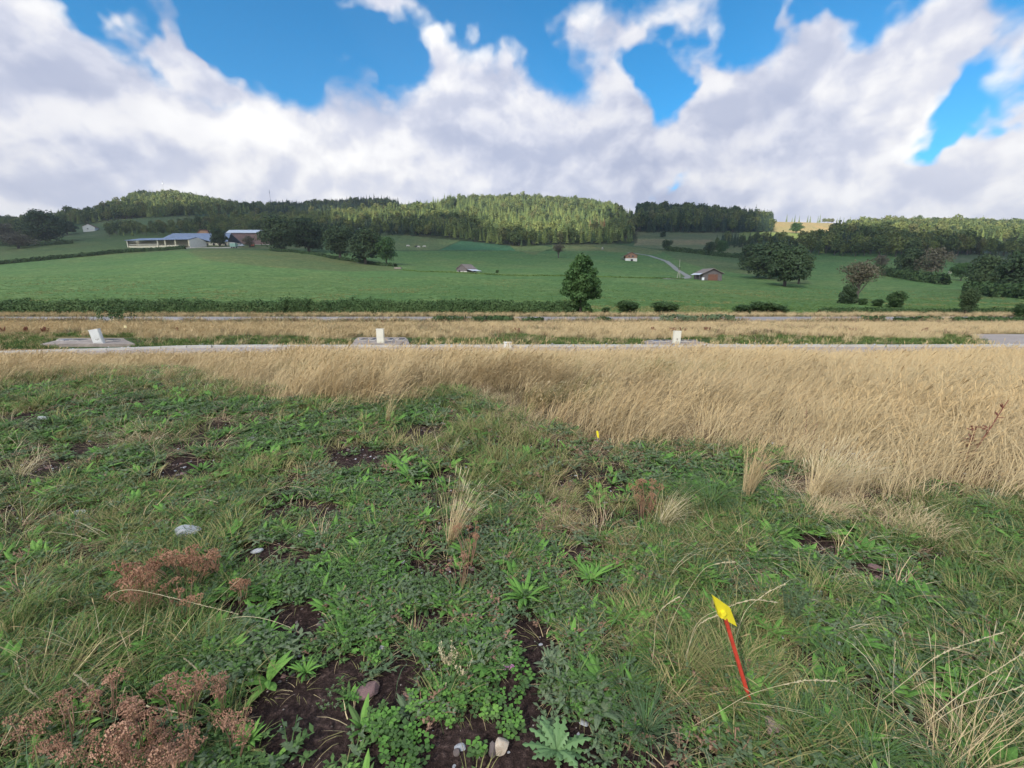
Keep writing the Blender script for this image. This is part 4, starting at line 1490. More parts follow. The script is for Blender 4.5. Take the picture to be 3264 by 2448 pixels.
def brown_barn():
    P = at(735, 785)
    P.x *= (P.y + 30) / P.y
    k = (P.y + 30) / F
    e_ = empty('brown_barn', P + Vector((0, 30, 0)), 'tall brown-red barn with pale metal roof at the right of the farm', 'barn')
    H, L = 46 * k, 120 * k
    mb = MB()
    mb.box((L / 2, 8, H / 2 - 1), (L, 16, H + 2))
    mb.build('wall', MATS['wall_brown'], e_)
    mb = MB()
    mb.box((L / 2, -.2, H * .14), (L * .98, .4, H * .28))
    mb.build('lower_wall', MATS['wall_white'], e_)
    mb = MB()
    q = [(-2, -1, H), (L + 2, -1, H), (L + 2, 8, H + 11 * k), (-4, 8, H + 11 * k), (-2, 17, H), (L + 2, 17, H)]
    vv = q + [(a, b, c_ + .3) for a, b, c_ in q]
    mb.add(vv, [(0, 3, 2, 1), (3, 4, 5, 2), (6, 7, 8, 9), (9, 8, 11, 10), (0, 1, 7, 6), (4, 10, 11, 5), (0, 6, 9, 3), (3, 9, 10, 4), (1, 2, 8, 7), (2, 5, 11, 8)])
    mb.build('roof', MATS['roof_white'], e_)
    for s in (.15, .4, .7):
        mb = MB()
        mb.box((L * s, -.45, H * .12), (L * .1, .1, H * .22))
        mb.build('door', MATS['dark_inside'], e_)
    e2 = empty('orange_gabled_house', P + Vector((-64 * k, 24, 0)), 'orange-brown farm building with hipped gable left of the brown barn', 'house')
    W_, Hh = 44 * k, 40 * k
    mb = MB()
    w2 = W_ / 2
    mb.add([(-w2, 0, -1), (w2, 0, -1), (w2, 0, Hh), (w2 * .4, 0, Hh + 12 * k), (-w2 * .4, 0, Hh + 12 * k), (-w2, 0, Hh),
            (-w2, 18, -1), (w2, 18, -1), (w2, 18, Hh), (w2 * .4, 18, Hh + 12 * k), (-w2 * .4, 18, Hh + 12 * k), (-w2, 18, Hh)],
           [(0, 1, 2, 3, 4, 5), (11, 10, 9, 8, 7, 6), (0, 5, 11, 6), (1, 7, 8, 2)])
    mb.build('wall', MATS['wall_orange'], e2)
    for s in (-1, 1):
        mb = MB()
        q = [(s * (w2 + .6), -.6, Hh - .5), (s * w2 * .4, -.6, Hh + 12 * k), (s * w2 * .4, 18.6, Hh + 12 * k), (s * (w2 + .6), 18.6, Hh - .5)]
        vv = q + [(a, b, c_ + .3) for a, b, c_ in q]
        mb.add(vv, [(0, 1, 2, 3), (7, 6, 5, 4), (0, 4, 5, 1), (1, 5, 6, 2), (2, 6, 7, 3), (3, 7, 4, 0)])
        mb.build('roof_slope', MATS['roof_tile'], e2)
    mb = MB()
    mb.box((0, 9, Hh + 12 * k + .3), (w2 * .8 + .5, 19.2, .3))
    mb.build('roof_top', MATS['roof_tile'], e2)


brown_barn()


# ------------------------------------------------------------------ vehicles in the yard
def car(label, px, base, L, H, mat, name='parked_car', cat='car', rz=0.0, dy=0.0):
    P = at(px, base) + Vector((0, dy, 0.15))
    e_ = empty(name, P, label, cat, rz=rz)
    W_ = 1.75
    prof = [(-.5, .18), (-.5, .5), (-.42, .58), (-.27, .62), (-.16, .98), (.22, 1.0), (.36, .66), (.48, .60), (.5, .45), (.5, .18)]
    mb = MB()
    n = len(prof)
    vs = [(a * L, s * W_ / 2 * (.85 if z > .7 else 1), z * H) for s in (-1, 1) for a, z in prof]
    mb.add(vs, [tuple(range(n)), tuple(range(2 * n - 1, n - 1, -1))] + [(i, i + n, (i + 1) % n + n, (i + 1) % n) for i in range(n)])
    mb.build('body', MATS[mat], e_)
    for s in (-1, 1):
        mb = MB()
        mb.add([(a * L, s * (W_ / 2 + .01) * .96, z * H) for a, z in ((-.23, .66), (.30, .68), (.19, .92), (-.13, .92))], [(0, 1, 2, 3)])
        mb.build('side_window', MATS['pane_glass'], e_)
    for a in (-.32, .32):
        for s in (-1, 1):
            mb = MB()
            mb.tube([(a * L, s * W_ / 2 - s * .2, .32), (a * L, s * W_ / 2 + s * .03, .32)], .32, 12)
            mb.build('wheel', MATS['tyre'], e_)
    return e_


car('white car parked at the cream barn, the left one', 628, 780, 4.6, 1.6, 'car_white')
car('white car parked at the cream barn, the right one', 647, 781, 4.4, 1.6, 'car_white', rz=3.14)
car('grey car parked before the brown barn', 768, 786, 4.8, 1.9, 'car_grey')
# livestock trailer
P = at(746, 791) + Vector((0, 0, .1))
k = P.y / F
e_ = empty('livestock_trailer', P, 'grey-green box trailer standing at the yard edge', 'trailer')
for nm, c_, s_, m_ in (('body', (0, 0, 2.1), (17 * k, 3, 2.6), 'trailer_green'), ('roof', (0, 0, 3.5), (17 * k + .2, 3.1, .25), 'car_white'), ('drawbar', (10 * k, 0, .8), (3 * k, .2, .15), 'tyre')):
    mb = MB()
    mb.box(c_, s_)
    mb.build(nm, MATS[m_], e_)
for a in (-1, 1):
    for s in (-1, 1):
        mb = MB()
        mb.tube([(a, s * 1.2, .4), (a, s * 1.55, .4)], .42, 12)
        mb.build('wheel', MATS['tyre'], e_)
# tractor
P = at(802, 787) + Vector((0, 0, .1))
e_ = empty('farm_tractor', P, 'orange-red tractor half hidden by the farm trees', 'tractor')
for nm, c_, s_, m_ in (('bonnet', (1.0, 0, 1.3), (2.2, 1.0, .9), 'tractor_red'), ('cab', (-.7, 0, 2.1), (1.5, 1.4, 1.5), 'pane_glass'), ('roof', (-.7, 0, 2.95), (1.7, 1.6, .18), 'car_white'), ('chassis', (0, 0, .85), (3.6, .8, .5), 'tractor_red')):
    mb = MB()
    mb.box(c_, s_)
    mb.build(nm, MATS[m_], e_)
for a, r_ in ((-.9, .85), (1.5, .5)):
    for s in (-1, 1):
        mb = MB()
        mb.tube([(a, s * .7, r_), (a, s * 1.1, r_)], r_, 14)
        mb.build('wheel', MATS['tyre'], e_)


# ------------------------------------------------------------------ cows
def cow(label, px, base, mat, rz):
    P = at(px, base)
    mb = MB()
    S = 1.0
    # trunk, neck and head as one lofted body
    mb.tube([(-1.05, 0, 1.2), (-.9, 0, 1.05), (-.4, 0, .98), (.3, 0, .98), (.75, 0, 1.08), (1.0, 0, 1.1), (1.25, 0, .85), (1.45, 0, .5), (1.6, 0, .25)],
            [.12, .34, .42, .40, .36, .24, .17, .17, .09], 10)
    for lx_, hip in ((-.85, 0), (.65, 1)):
        for s in (-1, 1):
            if hip:
                mb.tube([(lx_, s * .2, .9), (lx_ + .03, s * .21, .45), (lx_, s * .2, 0)], [.14, .07, .06], 6)
            else:
                mb.tube([(lx_, s * .2, 1.0), (lx_ + .12, s * .21, .62), (lx_ - .1, s * .21, .42), (lx_ - .03, s * .2, 0)], [.2, .11, .07, .06], 6)
    mb.tube([(-1.1, 0, 1.3), (-1.2, 0, .9), (-1.18, 0, .5)], [.04, .025, .05], 5)
    for s in (-1, 1):
        mb.tube([(1.3, s * .12, .72), (1.3, s * .3, .76)], [.06, .02], 5)
    o_ = mb.build('grazing_cow', MATS[mat], None, smooth=True, loc=P)
    o_.rotation_euler[2] = rz
    o_.scale = (1.15,) * 3
    return tag(o_, label, 'cow', 'cows grazing in the upper pasture')


cow('pale grazing cow, leftmost of those in the upper pasture', 1300, 787, 'hide_white', .3)
cow('dark grazing cow in the middle of the little herd', 1327, 789, 'hide_black', .1)
cow('pale grazing cow right beside the dark one', 1335, 790, 'hide_white', 2.9)
cow('pale grazing cow, rightmost of the little herd', 1353, 789, 'hide_white', 3.4)
cow('pale cow grazing near the wood left of the orange gabled barn', 1920, 795, 'hide_white', 1.0)
cow('pale cow grazing between the small tree and the big crowns on the right', 3026, 873, 'hide_white', .4)


# ------------------------------------------------------------------ small structures in the fields
def small(name, label, cat, px, base, parts, rz=0.0):
    P = at(px, base)
    e_ = empty(name, P, label, cat, rz=rz)
    for nm, c_, s_, m_ in parts:
        mb = MB()
        mb.box(c_, s_)
        mb.build(nm, MATS[m_], e_)
    return e_


small('water_trough', 'white trough on bare ground at the end of the tree row', 'trough', 1268, 857,
      [('front_side', (0, -.7, .4), (3.6, .12, .8), 'concrete'), ('back_side', (0, .7, .4), (3.6, .12, .8), 'concrete'),
       ('end_side', (-1.74, 0, .4), (.12, 1.28, .8), 'concrete'), ('end_side', (1.74, 0, .4), (.12, 1.28, .8), 'concrete'), ('floor', (0, 0, .1), (3.3, 1.26, .1), 'concrete')])
small('milk_tank', 'white drum beside the left wall of the red door barn', 'drum', 2239, 893,
      [('drum', (0, -.5, .6), (.8, .8, 1.2), 'car_white'), ('cap', (0, -.5, 1.25), (.5, .5, .12), 'tyre')])
P = at(2163, 885)
e_ = empty('utility_pole', P, 'leaning pale double pole with ivy at the bend of the farm track', 'pole')
for s in (-1, 1):
    mb = MB()
    mb.tube([(s * .7, 0, -.2), (0, 0, 4.2)], [.14, .1], 6)
    mb.build('leg', MATS['wood_pole'], e_)
mb = MB()
mb.tube([(0, 0, 4.0), (0, 0, 8.5)], [.1, .06], 6)
mb.build('pole', MATS['wood_pole'], e_)
V, Fq = lobed_crown(3, [(0, 0, 4.4, .6), (.1, 0, 3.6, .5)], 160, .14)
c = bpy.data.objects.new('ivy', np_mesh('ivy', V, Fq, [MATS['hedge_leaf']]))
COL.objects.link(c)
c.parent = e_
for (px_, base, top_, lb) in ((527, 640, 594, 'white radio mast on the rounded hilltop'), (865, 668, 618, 'thin lattice mast rising from the ridge trees')):
    P = at(px_, base)
    k = P.y / F
    h_ = (base - top_) * k + 6
    e_ = empty('radio_mast', P, lb, 'mast')
    mb = MB()
    for s in range(3):
        a = s * 2.094
        mb.tube([(.8 * math.cos(a), .8 * math.sin(a), 0), (.25 * math.cos(a), .25 * math.sin(a), h_)], .12, 4)
    mb.build('frame', MATS['mast_metal'], e_)
    mb = MB()
    for i in range(14):
        z_ = h_ * (i + .5) / 14
        r_ = .8 - .55 * (i + .5) / 14
        ps = [(r_ * math.cos(s * 2.094), r_ * math.sin(s * 2.094), z_ + (1 if s % 2 else 0)) for s in range(4)]
        mb.tube(ps, .06, 3)
    mb.build('lattice', MATS['mast_metal'], e_)
    mb = MB()
    mb.box((0, 0, h_ * .86), (1.6, 1.2, 1.6))
    mb.build('antenna', MATS['car_white'], e_)
# ------------------------------------------------------------------ small plants as meshes
def arc(az_, el0, el1, L, n, wob=0.0, rng=random, base=(0, 0, 0)):
    """Points of a stem that starts at elevation el0 and bends to el1."""
    p = Vector(base)
    pts = [p.copy()]
    for i in range(n):
        t = i / max(1, n - 1)
        e_l = el0 + (el1 - el0) * t
        a = az_ + rng.uniform(-wob, wob)
        p = p + Vector((math.cos(a) * math.cos(e_l), math.sin(a) * math.cos(e_l), math.sin(e_l))) * (L / n)
        pts.append(p.copy())
    return pts


def side_of(az_):
    return (-math.sin(az_), math.cos(az_), 0)


def blade_tuft(seed, n, L, w_, r, el=(70, 35), mats=('grass_green',), segs=3, lean=None, heads=0.0):
    rng = random.Random(seed)
    mb = MB()
    for i in range(n):
        a = rng.uniform(0, 6.283)
        b = (math.cos(a) * r * rng.random(), math.sin(a) * r * rng.random(), 0)
        if lean is not None:
            a = rng.gauss(lean, .7)
        l_ = L * rng.uniform(.55, 1.15)
        e0, e1 = R(el[0] + rng.uniform(-12, 14)), R(el[1] + rng.uniform(-28, 24))
        pts = arc(a, e0, e1, l_, segs, .12, rng, b)
        ww = w_ * rng.uniform(.7, 1.2)
        wid = [ww * (1 - (k / segs) ** 1.6 * .9) for k in range(segs + 1)]
        sd = rng.uniform(-.6, .6) + a
        mb.ribbon(pts, wid, side_of(sd), mat=i % len(mats) if heads == 0 else 0)
        if heads and rng.random() < heads:
            d = (pts[-1] - pts[-2]).normalized()
            q = [pts[-1] - d * L * .05, pts[-1] + d * L * .05, pts[-1] + d * L * .13 + Vector((0, 0, -.02 * L))]
            mb.ribbon(q, [ww * .5, ww * 1.5, ww * .3], side_of(sd), mat=len(mats) - 1)
    return mb


def tuft_mesh(seed, n, L, w_, r, el, mats, segs=3, lean=None, heads=0.0):
    return blade_tuft(seed, n, L, w_, r, el, mats, segs, lean, heads).mesh('tuft', [MATS[m] for m in mats])


def leaf_ribbon(mb, az_, L, w_, e0, e1, mat=0, segs=5, fold=.35, toothed=0.0, rng=random, base=(0, 0, 0)):
    pts = arc(az_, e0, e1, L, segs, .04, rng, base)
    prof = [math.sin(math.pi * min(1, (.10 + .88 * k / segs))) ** .8 for k in range(segs + 1)]
    wid = [w_ * p for p in prof]
    wid[0] = w_ * .22
    if toothed:
        wid = [x * (1 - toothed * (k % 2)) for k, x in enumerate(wid)]
    wid[-1] = w_ * .06
    mb.ribbon(pts, wid, side_of(az_), mat, fold)


def rosette_mesh(seed, n, L, w_, e=(45, 5), mats=('leaf_plantain',), toothed=0, segs=5):
    rng = random.Random(seed)
    mb = MB()
    for i in range(n):
        a = i * 2.4 + rng.uniform(-.3, .3)
        k = rng.uniform(.6, 1.1)
        leaf_ribbon(mb, a, L * k, w_ * k, R(e[0] + rng.uniform(-18, 25)), R(e[1] + rng.uniform(-20, 20)), i % len(mats), segs, .35, toothed, rng)
    return mb.mesh('rosette', [MATS[m] for m in mats])


def clover_mesh(seed, n, r, s, mats=('leaf_forb',)):
    rng = random.Random(seed)
    mb = MB()
    for i in range(n):
        a, q = rng.uniform(0, 6.283), r * math.sqrt(rng.random())
        c = Vector((math.cos(a) * q, math.sin(a) * q, rng.uniform(.015, .055)))
        mb.ribbon([(c.x * .85, c.y * .85, 0), c], [.0012, .0012], (1, 0, 0))
        t0 = rng.uniform(0, 6)
        for k in range(3):
            th_ = t0 + k * 2.09
            d = Vector((math.cos(th_), math.sin(th_), rng.uniform(-.15, .35)))
            sd = Vector((-d.y, d.x, 0))
            ss = s * rng.uniform(.7, 1.2)
            mb.add([c, c + d * ss * .55 + sd * ss * .45, c + d * ss, c + d * ss * .55 - sd * ss * .45], [(0, 1, 2, 3)], i % len(mats))
    return mb.mesh('clover', [MATS[m] for m in mats])


def forb_mesh(seed, n, r, s, h, mats=('leaf_forb',)):
    """Sprawling stems set with small pointed leaves."""
    rng = random.Random(seed)
    mb = MB()
    for i in range(n):
        a = rng.uniform(0, 6.283)
        L = r * rng.uniform(.5, 1.2)
        pts = arc(a, R(rng.uniform(15, 70)), R(rng.uniform(-10, 30)), L, 4, .2, rng)
        k_ = h / max(.01, max(p.z for p in pts))
        pts = [Vector((p.x, p.y, max(0.003, p.z * min(1, k_)))) for p in pts]
        mb.ribbon(pts, [.0015] * 5, side_of(a), 0)
        for j in range(7):
            t = rng.uniform(.2, 1.0) * 3.99
            p = pts[int(t)].lerp(pts[min(4, int(t) + 1)], t % 1)
            leaf_ribbon(mb, rng.uniform(0, 6.28), s * rng.uniform(.6, 1.2), s * .22, R(rng.uniform(0, 50)), R(rng.uniform(-30, 20)), i % len(mats), 2, 0, 0, rng, p)
    return mb.mesh('forb', [MATS[m] for m in mats])


# ------------------------------------------------------------------ where the near plants grow
BARE = [(1250, 2420, 480, 170), (1000, 2230, 240, 150), (1650, 2330, 300, 90), (1700, 2090, 120, 110), (1180, 2140, 200, 90), (930, 2330, 200, 120), (900, 1985, 170, 75), (1330, 2200, 120, 60), (1780, 2440, 260, 60),
        (1380, 1990, 110, 45), (950, 1640, 170, 50), (870, 1780, 140, 50), (1640, 1580, 60, 22), (1330, 1380, 120, 25),
        (1660, 2000, 90, 50), (720, 1950, 60, 60), (1450, 1830, 120, 40), (2560, 2200, 60, 40), (2990, 2280, 90, 70), (2760, 1840, 110, 40), (2600, 1740, 120, 30),
        (250, 1640, 130, 25), (600, 1500, 120, 40), (1150, 1460, 120, 25), (1090, 1500, 60, 20)]
DRYSPOT = [(430, 1405, 120, 35, 1), (560, 1455, 100, 35, .8), (760, 1340, 180, 30, .6), (1740, 1610, 60, 40, 1), (1700, 1670, 70, 35, 1), (1890, 1680, 80, 40, 1), (1800, 1650, 110, 30, .6),
           (2540, 1560, 130, 50, 1), (2700, 1600, 180, 70, 1), (2800, 1660, 140, 50, .9), (3050, 2330, 160, 110, .9), (3180, 2200, 100, 120, .8), (3100, 2430, 250, 60, .8),
           (2700, 1780, 100, 60, .6), (2350, 1800, 120, 50, .5), (300, 2150, 260, 60, .6), (500, 2060, 130, 60, .5), (2750, 1900, 120, 60, .5), (3000, 1760, 160, 50, .5), (240, 1700, 240, 50, .5),
           (1500, 1720, 80, 30, .6), (60, 1480, 80, 40, .5)]


def ell(px_, r_, lst):
    v = np.zeros(len(px_))
    for q in lst:
        d = ((px_ - q[0]) / q[2]) ** 2 + ((r_ - q[1]) / q[3]) ** 2
        v = np.maximum(v, np.clip(1.4 - d, 0, 1) * (q[4] if len(q) > 4 else 1))
    return v


def rand_pts(n, x0, x1, y0, y1):
    x = RNG.uniform(x0, x1, n)
    y = RNG.uniform(y0, y1, n)
    keep_ = np.abs(x) < (y + .8) * 1.32 + .5
    x, y = x[keep_], y[keep_]
    z = ground(x, y)
    px_, r_ = proj(x, y, z)
    return x, y, z, px_, r_


# ---- tall dry grass
TALL = [tuft_mesh(300 + i, 30, .50, .0026, .20, (72, 30), ('grass_tan', 'grass_straw', 'seed_head'), 4, lean=.15, heads=.55) for i in range(5)]
TALLFAR = [tuft_mesh(320 + i, 26, .50, .0052, .24, (72, 34), ('grass_tan', 'grass_straw', 'seed_head'), 3, lean=.15, heads=.5) for i in range(4)]
TALLG = [tuft_mesh(330 + i, 24, .40, .0035, .18, (68, 25), ('grass_olive', 'grass_tan', 'grass_straw'), 3, lean=.2, heads=.25) for i in range(3)]
TALLR = [tuft_mesh(340 + i, 24, .52, .0034, .20, (76, 40), ('seed_head', 'dry_brown', 'seed_head'), 4, lean=.2, heads=.8) for i in range(2)]
x, y, z, px_, r_ = rand_pts(52000, -27, 34, 3.0, 17.6)
er = np.interp(px_, edge_px, edge_r) + (fbm(x * .8, y * .8, 3) - .5) * 95 + RNG.normal(0, 16, len(x))
s = (r_ < er) & (y < kerb_y(x) - 2.6)
gapn = fbm(x * .5 + 31, y * .5, 3)
s &= RNG.random(len(x)) < np.clip(.68 + (gapn - .5) * 1.1, .35, 1)
x, y, z, px_, r_ = x[s], y[s], z[s], px_[s], r_[s]
hgt = (.50 + .62 * fbm(x * .4, y * .4, 3) + .38 * vnoise(x * 1.7, y * 1.7)) * np.clip(.55 + (er[s] - r_) / 110, .55, 1.0) * RNG.uniform(.8, 1.15, len(x))
hgt *= np.where(px_ < 900, .82, 1.0) * np.clip(.52 + (17.8 - y) / 7, .52, .95)
gr = (fbm(x * .3 + 77, y * .9, 3) > .66) | ((er[s] - r_ < 22) & (RNG.random(len(x)) < .35))
ix = np.where(y < 9.5, RNG.integers(0, 5, len(x)), RNG.integers(5, 9, len(x)))
ix = np.where(gr & (RNG.random(len(x)) < .65), RNG.integers(9, 12, len(x)), ix)
red = (fbm(x * .45 + 140, y * 1.1, 3) > .56) & (RNG.random(len(x)) < .30)
ix = np.where(red, RNG.integers(12, 14, len(x)), ix)
yaw = RNG.normal(0, .5, len(x)) + (vnoise(x * .3, y * .3) - .5) * 1.2
scatter('tall_dry_grass', np.stack([x, y, z - .02], 1), yaw, hgt, ix, TALL + TALLFAR + TALLG + TALLR, 'tall tan dry grass leaning in the wind before the lane',
        tilt=np.stack([RNG.normal(0, .12, len(x)), RNG.normal(.10, .14, len(x))], 1))
print('tall', len(x))
# matted stems along the near edge of the tall grass and in the dry patches
MAT_ = [tuft_mesh(350 + i, 26, .34, .0022, .12, (24, 2), ('grass_tan', 'dry_brown', 'grass_straw'), 3, lean=None) for i in range(4)]
x, y, z, px_, r_ = rand_pts(26000, -12, 12, 1.1, 12.5)
er = np.interp(px_, edge_px, edge_r)
dd = np.abs(r_ - er - 4) / 34
pr = np.exp(-dd ** 2) * np.where(px_ > 1500, .9, .25) + ell(px_, r_, DRYSPOT) * .9 + .03
s = RNG.random(len(x)) < pr * .55 * (1 - .9 * np.clip(ell(px_, r_, BARE), 0, 1))
x, y, z = x[s], y[s], z[s]
scatter('matted_dry_grass', np.stack([x, y, z + .005], 1), RNG.uniform(0, 6.28, len(x)), RNG.uniform(.5, 1.1, len(x)), RNG.integers(0, 4, len(x)), MAT_,
        'matted dead straw lying at the edge of the tall grass')
print('mat', len(x))

# ---- green ground cover
G = [tuft_mesh(400, 22, .09, .0017, .05, (58, 15), ('grass_green',), 3), tuft_mesh(401, 26, .12, .0018, .06, (62, 20), ('grass_green', 'grass_olive'), 3),
     tuft_mesh(402, 20, .14, .0016, .05, (60, 10), ('grass_blue', 'grass_green'), 3), tuft_mesh(403, 24, .10, .0019, .07, (50, 5), ('grass_olive',), 3),
     clover_mesh(404, 22, .08, .0095, ('leaf_forb', 'leaf_dull')), clover_mesh(405, 18, .07, .011, ('leaf_forb',)),
     forb_mesh(406, 9, .09, .026, .05, ('leaf_forb', 'leaf_dull')), forb_mesh(407, 8, .08, .030, .06, ('leaf_dull',)), forb_mesh(408, 9, .10, .022, .04, ('leaf_forb', 'leaf_plantain')),
     rosette_mesh(409, 12, .085, .009, (45, 10), ('leaf_plantain', 'leaf_forb')), rosette_mesh(410, 10, .10, .012, (40, 0), ('leaf_plantain',)),
     rosette_mesh(411, 11, .09, .014, (25, 0), ('leaf_forb', 'leaf_plantain'), .5, 7),
     tuft_mesh(412, 16, .10, .0016, .07, (30, 0), ('grass_tan', 'grass_olive'), 3), forb_mesh(413, 7, .08, .02, .05, ('dry_brown', 'leaf_dull'))]
PW = np.array([16, 18, 11, 13, 4, 3, 9, 6, 8, 10, 7, 7, 12, 6], float)
x1, y1, z1, p1, r1 = rand_pts(26000, -5.2, 5.2, .75, 3.4)
x2, y2, z2, p2, r2 = rand_pts(46000, -13, 12, 3.4, 11)
x, y, z = np.concatenate([x1, x2]), np.concatenate([y1, y2]), np.concatenate([z1, z2])
px_, r_ = np.concatenate([p1, p2]), np.concatenate([r1, r2])
er = np.interp(px_, edge_px, edge_r)
bare = np.clip(ell(px_, r_, BARE) * (.9 + fbm(x * 3, y * 3, 3)), 0, 1)
clump = fbm(x * 2.1 + 13, y * 2.1, 4)
pr = (1 - bare * .93) * np.clip(.38 + (clump - .38) * 4.2, .22, 1)
pr = pr * np.where(r_ < er - 30, 0, 1) * np.where(ell(px_, r_, DRYSPOT) > .5, .5, 1)
s = RNG.random(len(x)) < pr
x, y, z, px_, r_ = x[s], y[s], z[s], px_[s], r_[s]
sp1 = fbm(x * 1.1 + 5, y * 1.1 + 5, 3)
wts = np.tile(PW, (len(x), 1))
wts[:, :4] *= np.clip((sp1 - .35) * 6, .15, 2.5)[:, None]
wts[:, 4:9] *= np.clip((.68 - sp1) * 6, .2, 2.5)[:, None]
ol = fbm(x * .7 + 90, y * .7, 3)
wts[:, 3] *= np.clip((ol - .4) * 8, .3, 4)
wts[:, 12:] *= np.clip((ol - .42) * 8, .2, 3)[:, None]
cs = np.cumsum(wts, 1)
ix = (RNG.random(len(x))[:, None] * cs[:, -1:] > cs).sum(1)
scl = RNG.uniform(.7, 1.35, len(x)) * np.where(y > 3.4, 1.3, 1.0) * (.8 + .5 * clump[s])
scatter('ground_cover', np.stack([x, y, z - .002], 1), RNG.uniform(0, 6.28, len(x)), scl, ix, G, 'low green cover of grass, clover and small weeds on brown earth')
print('cover', len(x))
# longer green blades and thin straws through the cover
LG = [tuft_mesh(450, 12, .26, .0019, .06, (62, 0), ('grass_green', 'grass_olive'), 5), tuft_mesh(451, 10, .30, .0017, .08, (60, 0), ('grass_olive', 'grass_straw'), 5),
      tuft_mesh(452, 5, .34, .0015, .09, (66, 20), ('grass_straw', 'grass_tan', 'seed_head'), 5, heads=.6), tuft_mesh(453, 14, .22, .0018, .05, (58, 5), ('grass_blue',), 4)]
x, y, z, px_, r_ = rand_pts(6500, -11, 10, .9, 9)
er = np.interp(px_, edge_px, edge_r)
right = np.clip((px_ - 1500) / 1500, 0, 1) + np.clip((900 - px_) / 1500, 0, 1) * .7
pr = (.10 + .55 * right) * (1 - ell(px_, r_, BARE) * .95) * (r_ > er - 20) * np.clip(.3 + (fbm(x * 1.3, y * 1.3 + 60, 3) - .4) * 4, .1, 1)
s = RNG.random(len(x)) < pr
x, y, z = x[s], y[s], z[s]
scatter('long_grass_blades', np.stack([x, y, z], 1), RNG.normal(.3, 1.3, len(x)), RNG.uniform(.6, 1.15, len(x)), RNG.choice(4, len(x), p=[.32, .28, .18, .22]), LG,
        'long bending green and straw coloured grass blades through the weeds')
print('long', len(x))

# ---- verges between lane, main road and hedge
VG = [tuft_mesh(500, 26, .16, .008, .22, (60, 25), ('grass_green', 'grass_olive'), 2), tuft_mesh(501, 26, .14, .008, .22, (60, 25), ('grass_green',), 2)]
VT = [tuft_mesh(510 + i, 26, .46, .0085, .26, (72, 35), ('grass_tan', 'grass_straw', 'seed_head'), 3, lean=.15, heads=.5) for i in range(3)]
VB = [tuft_mesh(520 + i, 24, .42, .009, .28, (60, 30), ('dry_brown', 'grass_olive', 'leaf_dull'), 3) for i in range(3)]
n = 30000
x = RNG.uniform(-46, 58, n)
y = RNG.uniform(19.6, 40.4, n)
s = (np.abs(x) < y * 1.25) & (y > kerb_y(x) + .25)
# the bay on the right and the concrete pads stay clear
z = ground(x, y)
px_, r_ = proj(x, y, z)
bay = in_poly(px_, r_, [(3090, 1062), (3500, 1062), (3500, 1110), (3165, 1108)])
pads = [(170, 430), (1120, 1318), (2056, 2262)]
for a, b in pads:
    bay |= (px_ > a) & (px_ < b) & (r_ > 1074 + (8 if a > 2000 else 0))
s &= ~bay
x, y, z, px_, r_ = x[s], y[s], z[s], px_[s], r_[s]
m = fbm(x * .35, y * .6, 3)
u_ = RNG.random(len(x))
gline = 23.6 + (m - .5) * 5
left_ = px_ < 430
gline = np.where(left_, 25.5 + (m - .5) * 4, gline)
rough = (y > 35.5 + (m - .5) * 3)
kind = np.where(y < gline, 0, 1)
kind = np.where((kind == 1) & rough & (u_ < .6), 2, kind)
kind = np.where((kind == 0) & (u_ < .10), 1, kind)
kind = np.where((kind == 1) & (m > .62) & (u_ < .5), 2, kind)
ix = np.where(kind == 0, RNG.integers(0, 2, len(x)), np.where(kind == 1, RNG.integers(2, 5, len(x)), RNG.integers(5, 8, len(x))))
scl = np.where(kind == 0, RNG.uniform(.9, 1.7, len(x)), np.where(kind == 1, RNG.uniform(.5, .95, len(x)), RNG.uniform(.6, 1.2, len(x)))) * np.where((y > 37.5) & (vnoise(x * .5, y) > .5), 1.7, 1.0)
scatter('verge_grass', np.stack([x, y, z], 1), RNG.normal(0, .6, len(x)), scl, ix, VG + VT + VB, 'green and straw coloured verge grass between the lane and the main road')
# far verge in front of the hedge
n = 7000
x = RNG.uniform(-66, 70, n)
y = RNG.uniform(47.2, 50.0, n)
z = ground(x, y)
ix = np.where(RNG.random(n) < .45, RNG.integers(2, 5, n), np.where(RNG.random(n) < .5, RNG.integers(0, 2, n), RNG.integers(5, 8, n)))
scatter('far_verge_grass', np.stack([x, y, z], 1), RNG.normal(0, .6, n), RNG.uniform(.5, 1.1, n), ix, VG + VT + VB, 'dry and green grass between the main road and the hedge')
# pasture: tufts that break the surface of the nearer field
PT = [tuft_mesh(540 + i, 16, .16, .016, .35, (55, 20), ('grass_green',), 2) for i in range(2)] + [tuft_mesh(545, 14, .24, .02, .3, (60, 20), ('grass_olive', 'grass_green'), 2)]
n = 42000
y = 51.5 + 130 * RNG.random(n) ** 1.6
x = RNG.uniform(-1, 1, n) * y * 1.3
z = ground(x, y)
ix = np.where(fbm(x * .08, y * .08, 3) > .6, 2, RNG.integers(0, 2, n))
scatter('pasture_grass', np.stack([x, y, z], 1), RNG.uniform(0, 6.28, n), RNG.uniform(.6, 1.3, n), ix, PT, 'short green pasture grass in tufts')
